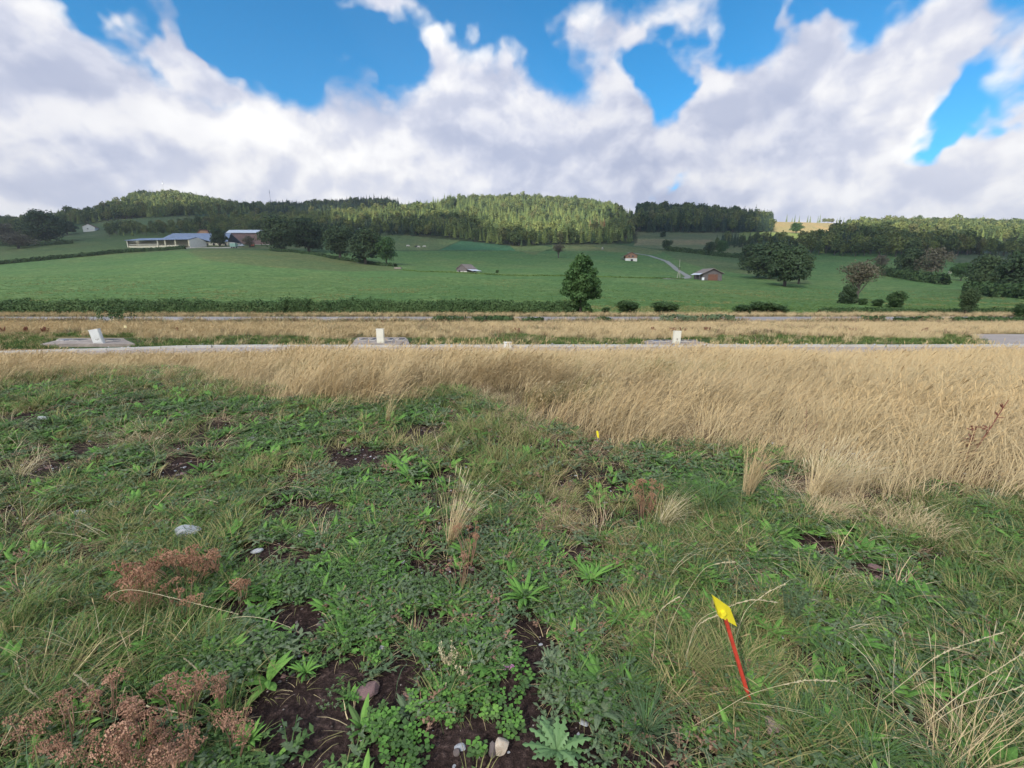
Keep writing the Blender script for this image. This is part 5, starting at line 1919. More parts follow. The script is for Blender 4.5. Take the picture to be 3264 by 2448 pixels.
# ------------------------------------------------------------------ concrete pads with meter boxes beside the lane
def pad(label, left, right, l2, r2, row_f, row_b, lids, blue=None):
    y0 = 20.17
    def X(px_, y):
        zz = float(ground(0, y)[0])
        return (px_ - 1632) / F * (y * CP - (zz - EYE) * SP)
    yb = 22.3
    e_ = empty('concrete_pad', (0, 0, 0), label, 'concrete pad')
    e_.location = (X((left + right) / 2, 21), y0, float(ground(0, y0)[0]))
    ox, oz = e_.location.x, e_.location.z
    H0, H1 = .13, .13 + max(0, (1098 - row_b) * 21 / F - (yb - y0) * .10)
    P = [(X(left, y0), y0), (X(right, y0), y0), (X(r2 + 8, y0 + 1.4), y0 + 1.4), (X(r2, yb), yb), (X(l2, yb), yb), (X(l2 - 12, y0 + 1.2), y0 + 1.2)]
    zt = EYE + yb * float(trow(row_b))
    zf = oz + .13
    top = [(a - ox, b - y0, zf - oz + (zt - zf) * (b - y0) / (yb - y0)) for a, b in P]
    bot = [(a, b, -.6) for a, b, _ in top]
    n = len(P)
    mb = MB()
    mb.add(top + bot, [tuple(range(n))] + [(i, i + n, (i + 1) % n + n, (i + 1) % n) for i in range(n)])
    mb.build('slab', MATS['concrete'], e_)
    sl_ = math.atan2(zt - zf, yb - y0)
    for i, (lx_, ww) in enumerate(lids):
        yy = y0 + (yb - y0) * .62
        xx = X(lx_, yy)
        zz = zf + (zt - zf) * .62
        wm = ww * yy / F
        mb = MB()
        mb.box((xx - ox, yy - y0, zz - oz + .012), (wm + .08, .50, .03), tilt=(sl_, 0))
        fr_ = mb.build('lid_frame', MATS['kerb_light'], e_)
        mb = MB()
        mb.box((xx - ox, yy - y0, zz - oz + .022), (wm, .42, .03), tilt=(sl_, 0))
        mb.build('lid', MATS['lid_blue' if i == blue else 'lid_dark'], fr_)
    return e_


pad('leftmost concrete pad, long and low, under the tilted box', 130, 432, 190, 395, 1098, 1078, [(210, 16), (252, 24), (345, 16), (362, 20)], 0)
pad('middle concrete pad with four dark lids behind the lane kerb', 1124, 1306, 1142, 1292, 1098, 1075, [(1162, 18), (1192, 14), (1246, 13), (1280, 18)])
pad('rightmost concrete pad with a slanting right end, one bluish lid', 2058, 2262, 2064, 2215, 1098, 1083, [(2092, 18), (2118, 14), (2174, 10), (2195, 14)], 0)


def meter_box(label, px, base, top, wpx, roll, mat, marks, y=20.38):
    z0 = float(ground(0, 20.17)[0]) + .13 + .02
    z1 = EYE + y * float(trow(top))
    d = y * CP - (z0 - EYE) * SP
    x = (px - 1632) / F * d
    W_, H = wpx * d / F, z1 - z0
    e_ = empty('meter_box', (x, y, z0), label, 'meter box', 'meter boxes on concrete pads')
    e_.rotation_euler = (0, roll, 0)
    D = .13
    mb = MB()
    b = .012
    mb.box((0, D / 2, H / 2 - .08), (W_, D, H + .10))
    mb.build('body', MATS[mat], e_)
    mb = MB()
    mb.box((0, D / 2, H - .02), (W_ + .024, D + .03, .03))
    mb.build('cap', MATS[mat], e_)
    mb = MB()
    mb.box((0, -.006, H * .66), (W_ - .03, .014, H * .58))
    mb.build('upper_door', MATS[mat], e_)
    mb = MB()
    mb.box((0, -.006, H * .19), (W_ - .03, .014, H * .33))
    mb.build('lower_panel', MATS[mat], e_)
    marks(e_, W_, H)
    return e_


def no_marks(e_, W_, H):
    pass


def cross_mark(e_, W_, H):
    mb = MB()
    mb.box((.0, -.016, H * .17), (.012, .005, H * .27))
    mb.box((-.005, -.0165, H * .325), (W_ * .30, .005, .010))
    mb.tube([(.0, -.014, H * .33), (.0, -.020, H * .33)], .022, 10)
    mb.build('mark', MATS['mark_dark'], e_)


def smudge_mark(e_, W_, H):
    mb = MB()
    for a, b, c_, d in ((-.02, .26, .028, .02), (.0, .22, .022, .018), (.045, .20, .03, .016), (.075, .235, .02, .02), (.065, .27, .035, .012), (.12, .265, .022, .022), (.11, .25, .012, .03)):
        mb.box((a, -.016, H * b), (c_, .004, d), tilt=(0, .5 if a < .05 else -.6))
    mb.build('mark', MATS['mark_dark'], e_)


meter_box('grey-white meter box leaning left on the leftmost pad', 312, 1096, 1049, 31, -.17, 'box_grey', smudge_mark)
meter_box('cream upright meter box in the centre, on the middle pad', 1213, 1091, 1048, 23, -.01, 'box_cream', no_marks)
meter_box('cream-white meter box with a dark T-shaped mark, on the rightmost pad', 2157, 1096, 1055, 23, .03, 'box_cream', cross_mark)

# white painted block set in the lane edge
e_ = empty('marker_block', (-.19, 19.65, float(ground(-.19, 19.65)[0]) + .02), 'white painted concrete block with a dark hooked stroke at the lane kerb', 'marker block')
mb = MB()
mb.box((0, .1, .10), (.34, .22, .30))
mb.build('block', MATS['paint_white'], e_)
mb = MB()
mb.box((-.03, -.0155, .20), (.13, .006, .014))
mb.box((.045, -.0155, .12), (.016, .006, .16), tilt=(0, -.18))
mb.build('mark', MATS['mark_dark'], e_)


# ------------------------------------------------------------------ the survey stake
def ray_at(px_, row, y):
    a, b = (px_ - 1632) / F, (1224 - row) / F
    k = y / (CP + b * SP)
    return Vector((a * k, y, EYE + (-SP + b * CP) * k))


B0 = at(2398, 2262)
yb = B0.y
e_ = empty('survey_stake', B0, 'leaning red stake with a tilted yellow plate, lower right among the weeds', 'survey stake')
tp_ = ray_at(2306, 1950, yb - .02) - B0
mb = MB()
lo = tp_.normalized() * -.12
n_ = 9
for i in range(n_):
    pass
mb.tube([lo, tp_ * .3, tp_ * .6, tp_], [.0075, .0075, .0072, .0070], 10)
mb.build('stake', MATS['stake_red'], e_, smooth=False)
Ax, Bx, Cx, Dx = ray_at(2270, 1896, yb - .055), ray_at(2324, 1934, yb - .02), ray_at(2347, 1995, yb + .0), ray_at(2291, 1964, yb - .035)
q = [v - B0 for v in (Ax, Bx, Cx, Dx)]
nrm = (q[1] - q[0]).cross(q[3] - q[0]).normalized() * .0035
mb = MB()
mb.add([v + nrm for v in q] + [v - nrm for v in q], [(0, 1, 2, 3), (7, 6, 5, 4), (0, 4, 5, 1), (1, 5, 6, 2), (2, 6, 7, 3), (3, 7, 4, 0)])
pl_ = mb.build('plate', MATS['plate_yellow'], e_)
mb = MB()
c0 = ray_at(2303, 1950, yb - .035) - B0
mb.tube([c0 - Vector((0, .012, 0)), c0 + Vector((0, .02, 0))], [.009, .009], 10)
mb.tube([c0 + Vector((.002, .006, .002)), c0 + Vector((.004, .006, -.026))], [.010, .009], 10)
mb.build('plate_socket', MATS['plate_yellow'], pl_)

B1 = at(1904, 1412)
e_ = empty('small_marker', B1, 'tiny yellow marker tip standing in the edge of the tall grass', 'survey marker')
mb = MB()
mb.box((0, 0, .09), (.020, .006, .075), tilt=(0, -.2))
mb.build('plate', MATS['plate_yellow'], e_)
mb = MB()
mb.tube([(0, 0, -.05), (0, 0, .06)], .006, 8)
mb.build('stake', MATS['wood_pole'], e_)
B1 = ray_at(403, 1060, 26.5)
B1.z = float(ground(B1.x, B1.y)[0])
e_ = empty('small_marker', B1, 'small pale yellow marker in the verge right of the leaning box', 'survey marker')
mb = MB()
mb.box((0, 0, .34), (.14, .04, .13), tilt=(0, .2))
mb.build('plate', MATS['plate_pale'], e_)
mb = MB()
mb.tube([(0, 0, -.05), (0, 0, .3)], .015, 8)
mb.build('stake', MATS['wood_pole'], e_)


# ------------------------------------------------------------------ stones
def stone_mesh(seed, mat, flat=.6, pointy=0.0):
    rng = np.random.default_rng(seed)
    import bmesh
    bm = bmesh.new()
    bmesh.ops.create_icosphere(bm, subdivisions=3, radius=1.0)
    planes = rng.normal(0, 1, (9, 3))
    planes /= np.linalg.norm(planes, axis=1)[:, None]
    offs = rng.uniform(.55, .85, 9)
    for v in bm.verts:
        p = np.array(v.co)
        for n_, o_ in zip(planes, offs):
            k = p @ n_ - o_
            if k > 0:
                p = p - n_ * k * .92
        p *= 1 + .05 * rng.normal() * .5
        v.co = (p[0], p[1], p[2] * flat + max(0, p[0]) * pointy)
    me_ = bpy.data.meshes.new('stone')
    bm.to_mesh(me_)
    bm.free()
    me_.materials.append(MATS[mat])
    return me_


def stone(label, px, row, wpx, hpx, mat, seed, rz=0.0, cat='stone'):
    P = at(px, row)
    d = P.y * CP - (P.z - EYE) * SP
    o_ = bpy.data.objects.new('stone', stone_mesh(seed, mat))
    COL.objects.link(o_)
    w_ = wpx * d / F
    h_ = hpx * d / F
    o_.location = P + Vector((0, 0, h_ * .42))
    o_.scale = (w_ * .62, w_ * .45, h_ * .75)
    o_.rotation_euler = (random.uniform(-.2, .2), random.uniform(-.2, .2), rz)
    return tag(o_, label, cat)


stone('large white limestone lump on the left above the orange-brown flower heads', 602, 1710, 74, 46, 'stone_white', 1)
stone('white pebble right of the large white lump', 820, 1762, 32, 18, 'stone_white', 2)
stone('small flat white stone in the centre-left weeds', 961, 1712, 28, 14, 'stone_white', 3)
stone('round white stone far left at mid height', 281, 1664, 24, 20, 'stone_white', 4)
stone('thin flat white stone behind the round one at the left', 252, 1636, 34, 9, 'stone_white', 5)
stone('flat grey-white stone at the upper left of the weeds', 140, 1336, 36, 12, 'stone_white', 6)
stone('flat white stone left of centre in the upper weeds', 805, 1402, 26, 10, 'stone_white', 7)
stone('small white stone left of centre below the upper flat one', 785, 1463, 14, 9, 'stone_white', 8)
stone('long white stone below the tall grass, centre', 1416, 1352, 18, 8, 'stone_white', 9)
stone('pinkish white stone in the upper centre weeds', 1318, 1467, 24, 9, 'stone_white', 10)
stone('pale stone touching the dry grass edge, centre', 1590, 1397, 18, 10, 'stone_pink', 11)
stone('upright white stone right of centre below the dry grass', 1676, 1468, 12, 14, 'stone_white', 12)
stone('pale oval pebble left of the leaning straw tuft', 1112, 1560, 22, 12, 'stone_white', 13)
stone('flat white chip in the centre-left weeds', 1214, 1628, 26, 8, 'stone_white', 14)
stone('white pebble on the bare patch near the straw tuft', 1598, 1588, 12, 9, 'stone_white', 15)
stone('white pebble left of the straw tuft top', 1430, 1536, 13, 10, 'stone_white', 16)
stone('white quartz rock with rust-orange side on bare earth, bottom centre', 1597, 2400, 48, 60, 'stone_rust', 17, .6)
stone('dark grey rock touching the rust-sided white rock', 1572, 2408, 34, 60, 'stone_grey', 18, 1.3)
stone('tiny white pebble right of the rust-sided rock', 1621, 2403, 9, 12, 'stone_white', 19)
stone('reddish flat rock lying on bare earth left of centre', 1170, 2214, 84, 34, 'stone_pink', 20, .1)
stone('upright brownish stone right of the reddish flat rock', 1294, 2236, 24, 34, 'stone_pink', 21)
stone('pale stone left of the bluish rosette at the bottom', 1196, 2350, 22, 18, 'stone_pink', 22)
stone('small pale flat stone at the bottom left of centre', 1152, 2360, 20, 10, 'stone_white', 23)
stone('small white stone amid weeds above the reddish rock', 1219, 2073, 24, 20, 'stone_white', 24)
stone('white pebble under the long arching stalks', 1362, 2132, 24, 9, 'stone_white', 25)
stone('pinkish flat stone in the right-hand weeds', 2787, 1815, 40, 22, 'stone_pink', 26, .5)
stone('pale blue-white stone right of the pinkish flat stone', 2882, 1844, 22, 15, 'stone_white', 27)
stone('dark pebble on bare earth left of the rust-sided rock', 1455, 2404, 26, 18, 'stone_grey', 28)
stone('flat stone at the left picture edge', 20, 1756, 60, 14, 'stone_pink', 29)
# broken block with a dark rounded mark
P = at(2488, 2368)
e_ = empty('broken_block', P, 'broken pinkish block fragment with a dark curved mark, half sunk in green weeds', 'block')
mb = MB()
k = (P.y * CP - (P.z - EYE) * SP) / F
w_, h_ = 76 * k, 60 * k
mb.add([(-w_ / 2, 0, -.02), (w_ * .42, .015, -.02), (w_ / 2, .02, h_ * .50), (w_ * .30, .02, h_ * .62), (-w_ * .36, .0, h_ * .95), (-w_ * .5, -.005, h_ * .45),
        (-w_ / 2, .05, -.02), (w_ * .42, .06, -.02), (w_ / 2, .06, h_ * .48), (w_ * .30, .06, h_ * .60), (-w_ * .36, .05, h_ * .92), (-w_ * .5, .045, h_ * .43)],
       [(0, 1, 2, 3, 4, 5), (11, 10, 9, 8, 7, 6), (0, 6, 7, 1), (1, 7, 8, 2), (2, 8, 9, 3), (3, 9, 10, 4), (4, 10, 11, 5), (5, 11, 6, 0)])
mb.build('fragment', MATS['block_pink'], e_)
mb = MB()
mb.tube([(-w_ * .08, -.003, h_ * .66), (-w_ * .06, -.003, h_ * .56), (0, -.003, h_ * .52), (w_ * .06, -.003, h_ * .56), (w_ * .07, -.003, h_ * .66)], .0025, 5)
mb.tube([(-w_ * .16, -.004, h_ * .66), (-w_ * .15, -.004, h_ * .58)], .0022, 5)
mb.build('mark', MATS['lid_dark'], e_)

# grit and pebbles
PB = [stone_mesh(700 + i, m_) for i, m_ in enumerate(('stone_grey', 'stone_pink', 'stone_white', 'stone_grey'))]
x, y, z, px_, r_ = rand_pts(16000, -6, 6, .8, 5)
sc_ = RNG.lognormal(-5.25, .62, len(x))
scatter('pebbles', np.stack([x, y, z], 1), RNG.uniform(0, 6.28, len(x)), np.clip(sc_, .002, .026), RNG.choice(4, len(x), p=[.34, .28, .24, .14]), PB, 'small pebbles and crumbs strewn over the earth')
n = 260
x = RNG.uniform(-20, 28, n)
y = kerb_y(x) + np.abs(RNG.normal(0, .35, n)) + .12
scatter('kerb_rubble', np.stack([x, y, ground(x, y) + .06], 1), RNG.uniform(0, 6.28, n), RNG.uniform(.012, .05, n), np.full(n, 2), PB, 'white stone chips scattered along the kerb')


# ------------------------------------------------------------------ plants that stand out on their own
def leaf_set(seed, n, L, w_, e, mat, toothed=0, segs=6):
    out = []
    for i in range(n):
        rng = random.Random(seed + i)
        mb = MB()
        leaf_ribbon(mb, 0, L * rng.uniform(.8, 1.1), w_, R(e[0] + rng.uniform(-12, 14)), R(e[1] + rng.uniform(-18, 14)), 0, segs, .35, toothed, rng)
        out.append(mb.mesh('leaf', [MATS[mat]]))
    return out


LEAVES = {'plantain': leaf_set(600, 4, 1.0, .07, (55, 0), 'leaf_plantain'), 'lance': leaf_set(610, 4, 1.0, .10, (50, -5), 'leaf_dull'),
          'dandelion': leaf_set(620, 4, 1.0, .13, (30, 0), 'leaf_forb', .55, 9), 'thistle': leaf_set(630, 4, 1.0, .17, (35, 0), 'leaf_thistle', .68, 11),
          'dock': leaf_set(640, 4, 1.0, .12, (65, -25), 'leaf_dull', 0, 6)}
DET = random.Random(5)


def rosette(name, cat, label, px, row, wpx, species, n):
    P = at(px, row)
    d = P.y * CP - (P.z - EYE) * SP
    L = wpx * d / F / 1.85
    e_ = empty(name, P + Vector((0, 0, .004)), label, cat, rz=DET.uniform(0, 6.28))
    for i in range(n):
        lf = bpy.data.objects.new('leaf', LEAVES[species][i % 4])
        COL.objects.link(lf)
        lf.parent = e_
        s_ = L * DET.uniform(.7, 1.1)
        lf.scale = (s_, s_ * DET.uniform(.8, 1.15), s_)
        lf.rotation_euler = (0, DET.uniform(-.3, .15), i * 2.4 + DET.uniform(-.25, .25))
    return e_


for a in [
    ('lance_leaved_rosette', 'plant', 'blue-green rosette of long pointed leaves on bare earth, bottom centre-left', 1302, 2282, 140, 'lance', 17),
    ('thistle', 'thistle', 'pale green jagged thistle rosette on bare earth at the bottom', 1775, 2398, 215, 'thistle', 24),
    ('plantain', 'plant', 'plantain rosette with narrow leaves on the bare strip under the dry seed heads', 1492, 2020, 125, 'plantain', 20),
    ('plantain', 'plant', 'wide long-leaved plantain tuft in the middle of the weeds', 1672, 1920, 200, 'plantain', 24),
    ('plantain', 'plant', 'bright green plantain right of the middle of the weeds', 1885, 1858, 170, 'plantain', 24),
    ('plantain', 'plant', 'bright green rosette left of the leaning straw tuft', 1148, 1688, 150, 'dandelion', 22),
    ('dandelion', 'plant', 'green jagged rosette right of the large white stone', 755, 1712, 140, 'dandelion', 22),
    ('plantain', 'plant', 'star-shaped rosette at the bare earth edge under the long arching stalk', 853, 2032, 130, 'plantain', 18),
    ('plantain', 'plant', 'spreading rosette on bare earth left of the reddish rock', 975, 2150, 130, 'plantain', 18),
    ('plantain', 'plant', 'bright rosette at the right of the dried flower heads, bottom left', 800, 2372, 160, 'plantain', 20),
    ('plantain', 'plant', 'rosette left of the dry bleached seed plant', 1150, 1990, 120, 'plantain', 16),
    ('plantain', 'plant', 'blue-green rosette right of the bare hollow', 1757, 2128, 130, 'lance', 20),
    ('plantain', 'plant', 'upright plantain left of the dock leaves', 1822, 2202, 130, 'plantain', 20),
    ('dock', 'plant', 'dock with broad drooping grey-green leaves, bottom right of centre', 1908, 2290, 210, 'dock', 7),
    ('plantain', 'plant', 'small blue-green rosette at the bottom edge right of the thistle', 1925, 2432, 110, 'lance', 14),
    ('plantain', 'plant', 'dense plantain at the right of the bare hollow, mid height', 1975, 1985, 160, 'plantain', 24),
    ('plantain', 'plant', 'plantain between the wide tuft and the stake', 2060, 2060, 150, 'plantain', 22),
    ('plantain', 'plant', 'leafy plantain just left of the yellow plate', 2120, 1940, 140, 'plantain', 22),
    ('plantain', 'plant', 'bright rosette right of the red stake', 2460, 2030, 160, 'plantain', 24),
    ('dandelion', 'plant', 'jagged rosette at the right edge of the weeds near the block', 2640, 2300, 140, 'dandelion', 20),
    ('plantain', 'plant', 'plantain at the lower right between straw stems', 2790, 2390, 150, 'plantain', 22),
    ('dandelion', 'plant', 'bright green rosette in the upper centre below the tall grass', 1650, 1530, 110, 'dandelion', 22),
    ('dandelion', 'plant', 'fresh rosette in the left weeds under the pale dry spot', 850, 1580, 110, 'dandelion', 22),
    ('dandelion', 'plant', 'rosette at the upper left weeds beside the bare strip', 700, 1500, 100, 'dandelion', 18),
    ('plantain', 'plant', 'large-leaved rosette above the stake by the blue-green forbs', 2240, 1860, 150, 'plantain', 22),
    ('dandelion', 'plant', 'rosette above the reddish rock, left of the dry seed plant', 1190, 2080, 110, 'dandelion', 16),
]:
    rosette(*a)


def one(name, cat, label, mb, mats, loc, rz=0.0, s=1.0):
    o_ = mb.build(name, [MATS[m_] for m_ in mats], None, loc=loc)
    o_.rotation_euler[2] = rz
    o_.scale = (s, s, s)
    return tag(o_, label, cat)


# tussocks and clumps
def clump(name, label, px, row, hpx, n, w_, r, el, mats, lean=None, heads=0.0, seed=1, segs=5, cat='grass clump'):
    P = at(px, row)
    d = P.y * CP - (P.z - EYE) * SP
    L = hpx * d / F
    return one(name, cat, label, blade_tuft(seed, n, L, w_, r * d / F, el, mats, segs, lean, heads), mats, P)


clump('grass_tussock', 'dome-shaped blue-green tussock left of the pale straw clump', 2262, 1618, 150, 320, 0.00150, 50, (66, -15), ('grass_blue', 'grass_green'), seed=31)
clump('straw_clump', 'upright pale straw clump right of the green dome tussock', 2378, 1590, 160, 200, 0.00150, 16, (78, 62), ('grass_tan', 'grass_straw', 'seed_head'), .1, .5, 32)
clump('straw_clump', 'leaning straw clump with pale seed heads at the right, second of the pair', 2590, 1600, 200, 230, 0.00150, 22, (62, 44), ('grass_tan', 'grass_straw', 'grass_straw'), .05, .6, 33)
clump('straw_clump', 'low curly tan straw heap in the right-hand grass', 2760, 1640, 90, 240, 0.00136, 90, (50, 10), ('grass_tan', 'grass_olive', 'grass_straw'), None, .1, 34)
clump('straw_clump', 'low tan straw mound left of the curly heap', 2620, 1650, 110, 260, .0013, 70, (56, 12), ('grass_tan', 'grass_straw', 'grass_straw'), .2, .3, 51)
clump('straw_clump', 'wide low tan straw mound below the tall grass at the right', 2900, 1700, 110, 280, .0013, 100, (54, 8), ('grass_tan', 'grass_olive', 'grass_straw'), .2, .2, 52)
clump('straw_clump', 'loose straw sheaf between the tall grass and the leaning clump', 2690, 1575, 150, 160, .0013, 50, (64, 34), ('grass_tan', 'grass_straw', 'grass_straw'), .1, .5, 53)
clump('straw_clump', 'pale flattened straw wisp on the ground right of the golden tuft', 1790, 1672, 60, 200, .0012, 70, (34, 4), ('grass_tan', 'grass_straw', 'grass_straw'), None, .1, 54)
clump('straw_clump', 'curled pale straw mat around the small bare hollow', 1720, 1640, 55, 160, .0012, 60, (30, 0), ('grass_tan', 'grass_straw', 'grass_straw'), None, .1, 55)
clump('straw_clump', 'golden straw tuft leaning right in the centre of the weeds', 1432, 1750, 220, 130, 0.00136, 10, (70, 58), ('grass_tan', 'seed_head', 'grass_straw'), .25, .7, 35)
clump('straw_clump', 'narrow tan tuft in the upper centre at the tall grass border', 1236, 1352, 100, 50, 0.00204, 8, (80, 66), ('grass_tan', 'grass_straw', 'seed_head'), .1, .5, 36)
clump('grass_tussock', 'pale olive tussock with arching blades right of the rusty plant', 2110, 1690, 175, 170, 0.00136, 26, (66, 14), ('grass_olive', 'grass_straw'), .3, 0, 37)
clump('grass_tussock', 'fan of thin olive blades in the upper centre weeds', 1440, 1450, 70, 60, 0.00150, 20, (60, 20), ('grass_olive', 'grass_straw'), seed=38)
clump('grass_tussock', 'grey-green spiky tussock left of the red stake foot', 2056, 2340, 190, 170, 0.00129, 22, (64, 0), ('grass_blue', 'leaf_dull'), seed=39)
clump('grass_tussock', 'dense green spiky tussock above the dock', 1990, 2190, 140, 150, 0.00136, 20, (60, 8), ('grass_blue', 'grass_green'), seed=40)
clump('grass_tussock', 'straw and green tussock behind the yellow plate, left', 2190, 2170, 220, 90, 0.00122, 30, (66, 0), ('grass_olive', 'grass_straw', 'seed_head'), .3, .15, 41)
clump('grass_tussock', 'shaggy olive tussock in the middle right weeds', 2640, 1900, 140, 150, 0.00136, 50, (58, 0), ('grass_olive', 'grass_green'), seed=42)
clump('grass_tussock', 'pale dry tussock at the left edge', 60, 1520, 110, 100, 0.00136, 40, (55, 0), ('grass_olive', 'grass_straw'), seed=43)
clump('straw_clump', 'sheaf of long pale stems sweeping right in the lower right corner', 3010, 2480, 560, 70, 0.00088, 60, (42, 24), ('grass_tan', 'grass_straw', 'grass_straw'), .1, .5, 44, 7)
clump('straw_clump', 'rusty curled straw heap at the lower right corner', 3120, 2400, 170, 160, 0.00122, 90, (45, -10), ('grass_tan', 'seed_head', 'grass_straw'), None, .2, 45)
clump('grass_tussock', 'tangled green blades at the bottom right', 2750, 2450, 230, 130, 0.00136, 60, (64, 10), ('grass_green', 'grass_blue'), seed=46)
clump('grass_tussock', 'bright green blades in the bottom right corner', 3220, 2430, 140, 110, 0.00136, 40, (64, 10), ('grass_green',), seed=47)
clump('grass_tussock', 'grass fringe at the left edge above the dried heads', 60, 2010, 220, 110, 0.00122, 60, (66, 20), ('grass_green', 'grass_olive'), .4, 0, 48)
clump('grass_tussock', 'long green grass behind the orange-brown flower heads', 400, 1990, 200, 130, 0.00122, 70, (66, 15), ('grass_olive', 'grass_green'), .2, 0, 49)


# single long stalks
def stalk(label, pts, mats=('grass_straw', 'seed_head'), w_=.0016, head=.30):
    """pts: (px, row, metres nearer the camera than the first point)."""
    base = at(pts[0][0], pts[0][1])
    W_ = [base] + [ray_at(a, b, base.y + dy) for a, b, dy in pts[1:]]
    Q = []
    for i in range(len(W_) - 1):
        for t_ in np.linspace(0, 1, 5, endpoint=False):
            a, b, c_, d = W_[max(i - 1, 0)], W_[i], W_[i + 1], W_[min(i + 2, len(W_) - 1)]
            Q.append(.5 * ((2 * b) + (-a + c_) * t_ + (2 * a - 5 * b + 4 * c_ - d) * t_ ** 2 + (-a + 3 * b - 3 * c_ + d) * t_ ** 3))
    Q.append(W_[-1])
    Q = [v - base for v in Q]
    e_ = empty('grass_stalk', base, label, 'grass stalk')
    mb = MB()
    n_ = len(Q)
    mb.tube(Q, [w_ * .72 * (1 - .5 * i / n_) for i in range(n_)], 4, cap=False)
    mb.build('stem', MATS[mats[0]], e_)
    if head:
        mb = MB()
        k0 = int(n_ * (1 - head))
        for i in range(k0, n_ - 1):
            for j in range(5):
                t_ = DET.random()
                p = Q[i].lerp(Q[i + 1], t_)
                d = (Q[i + 1] - Q[i]).normalized()
                o_ = Vector((DET.uniform(-1, 1), DET.uniform(-1, 1), DET.uniform(-1, 1))) * .35
                e1 = p + (d + o_).normalized() * .012
                mb.ribbon([p, p.lerp(e1, .5), e1], [.0006, .0022, .0004], d.cross(Vector((0, 0, 1))) + Vector((.01, 0, 0)))
        mb.build('seed_head', MATS[mats[1]], e_)
    return e_


ST = ('grass_straw', 'grass_straw')
stalk('long pale stalk arching right over the orange-brown flower heads', [(330, 1960, 0), (352, 1900, -.05), (420, 1880, -.1), (560, 1908, -.1), (760, 1958, -.1)], ST, .0022, .35)
stalk('long pale stalk arching down to the bare earth left of centre', [(650, 1990, 0), (780, 1965, -.05), (900, 1990, -.05), (1000, 2050, -.05), (1095, 2150, -.05)], ST, .0020, .5)
stalk('thin straw stalk rising to the right above the jagged rosette', [(640, 1960, 0), (760, 1850, .05), (900, 1740, .1), (1010, 1640, .12)], ST, .0012, 0)
stalk('stalk curving over at the top beside the yellow plate, left', [(2110, 2080, 0), (2150, 1960, 0), (2230, 1830, -.02), (2280, 1798, -.02), (2340, 1792, -.02)], ST, .0016, .3)
stalk('thick feathery stalk bending right across the yellow plate', [(2180, 2140, 0), (2220, 1990, -.05), (2320, 1935, -.10), (2400, 1912, -.12), (2470, 1920, -.12)], ST, .0018, .55)
stalk('pale stalk with a drooping seed head left of the stake', [(2170, 2140, 0), (2200, 2050, 0), (2230, 1990, -.02), (2300, 1960, -.02), (2350, 1988, -.02)], ST, .0016, .5)
stalk('upright stalk with a ragged pale head far left of the yellow plate', [(2075, 2150, 0), (2085, 2060, 0), (2090, 1990, 0), (2110, 1940, -.01), (2160, 1905, -.01)], ST, .0018, .5)
stalk('stalk rising right behind the yellow plate with a feathery tip', [(2330, 2100, 0), (2370, 1960, .02), (2430, 1900, .04), (2500, 1862, .05)], ST, .0015, .4)
stalk('long pale stalk crossing low in front of the stake foot', [(2180, 2330, 0), (2290, 2270, -.03), (2400, 2210, -.05), (2560, 2170, -.06), (2660, 2172, -.06)], ST, .0015, .35)
stalk('thick bleached stem slanting up right at the lower right', [(2910, 2340, 0), (2990, 2270, -.02), (3080, 2200, -.02), (3264, 2080, -.04)], ST, .0026, .2)
stalk('bleached stem crossing to the right edge, lower right', [(2950, 2320, 0), (3060, 2250, -.02), (3160, 2220, -.02), (3280, 2180, -.04)], ST, .0024, .2)
stalk('bright long stem in the right-hand weeds pointing up right', [(2790, 2250, 0), (2900, 2160, -.02), (3010, 2080, -.02), (3200, 2015, -.02)], ST, .0018, .5)
stalk('thin crossing straw in the right-hand weeds, leaning left', [(3010, 1990, 0), (2960, 1920, .02), (2880, 1790, .04), (2800, 1690, .05)], ST, .0013, 0)
stalk('upright pale seed stem right of the block', [(2850, 2320, 0), (2846, 2200, 0), (2850, 2120, 0), (2852, 2050, 0)], ST, .0014, .4)
stalk('arching stalk at the left edge near the pale dry tussock', [(40, 1640, 0), (90, 1600, 0), (150, 1560, 0), (205, 1545, 0)], ST, .0018, .4)
stalk('drooping pale seed stalk above the large white stone', [(560, 1650, 0), (600, 1600, 0), (640, 1590, 0), (690, 1600, 0)], ST, .0016, .5)
stalk('long stalk curving over bare earth, upper left of centre', [(740, 1700, 0), (800, 1620, 0), (860, 1570, 0), (920, 1550, 0), (962, 1556, 0)], ST, .0015, .4)
stalk('thin reddish stalk lying on the bare earth left of centre', [(950, 2160, 0), (900, 2150, 0), (860, 2110, 0), (838, 2070, 0)], ('dry_brown', 'dry_brown'), .0018, 0)
stalk('tan root-like stem forking on the bare earth, bottom centre', [(1455, 2290, 0), (1462, 2330, 0), (1480, 2350, 0), (1510, 2352, 0)], ('grass_tan', 'dry_brown'), .0024, 0)
for i, (a, b, c_, d) in enumerate([(80, 2190, 160, 2270), (240, 2150, 330, 2240), (190, 2100, 275, 2135), (470, 2250, 670, 2310), (590, 2100, 680, 2200), (190, 1800, 240, 1812)]):
    stalk(['bleached stub of straw at the lower left edge', 'thick bleached straw pointing down right, lower left', 'pale straw above the dried heads, left', 'long thin straw across the dried heads',
           'pale straw leaning over the top of the dried heads', 'white feathery straw in the left weeds'][i], [(c_, d, 0), ((a + c_) / 2, (b + d) / 2 - 8, 0), (a, b, 0)], ST, .0026, .5)


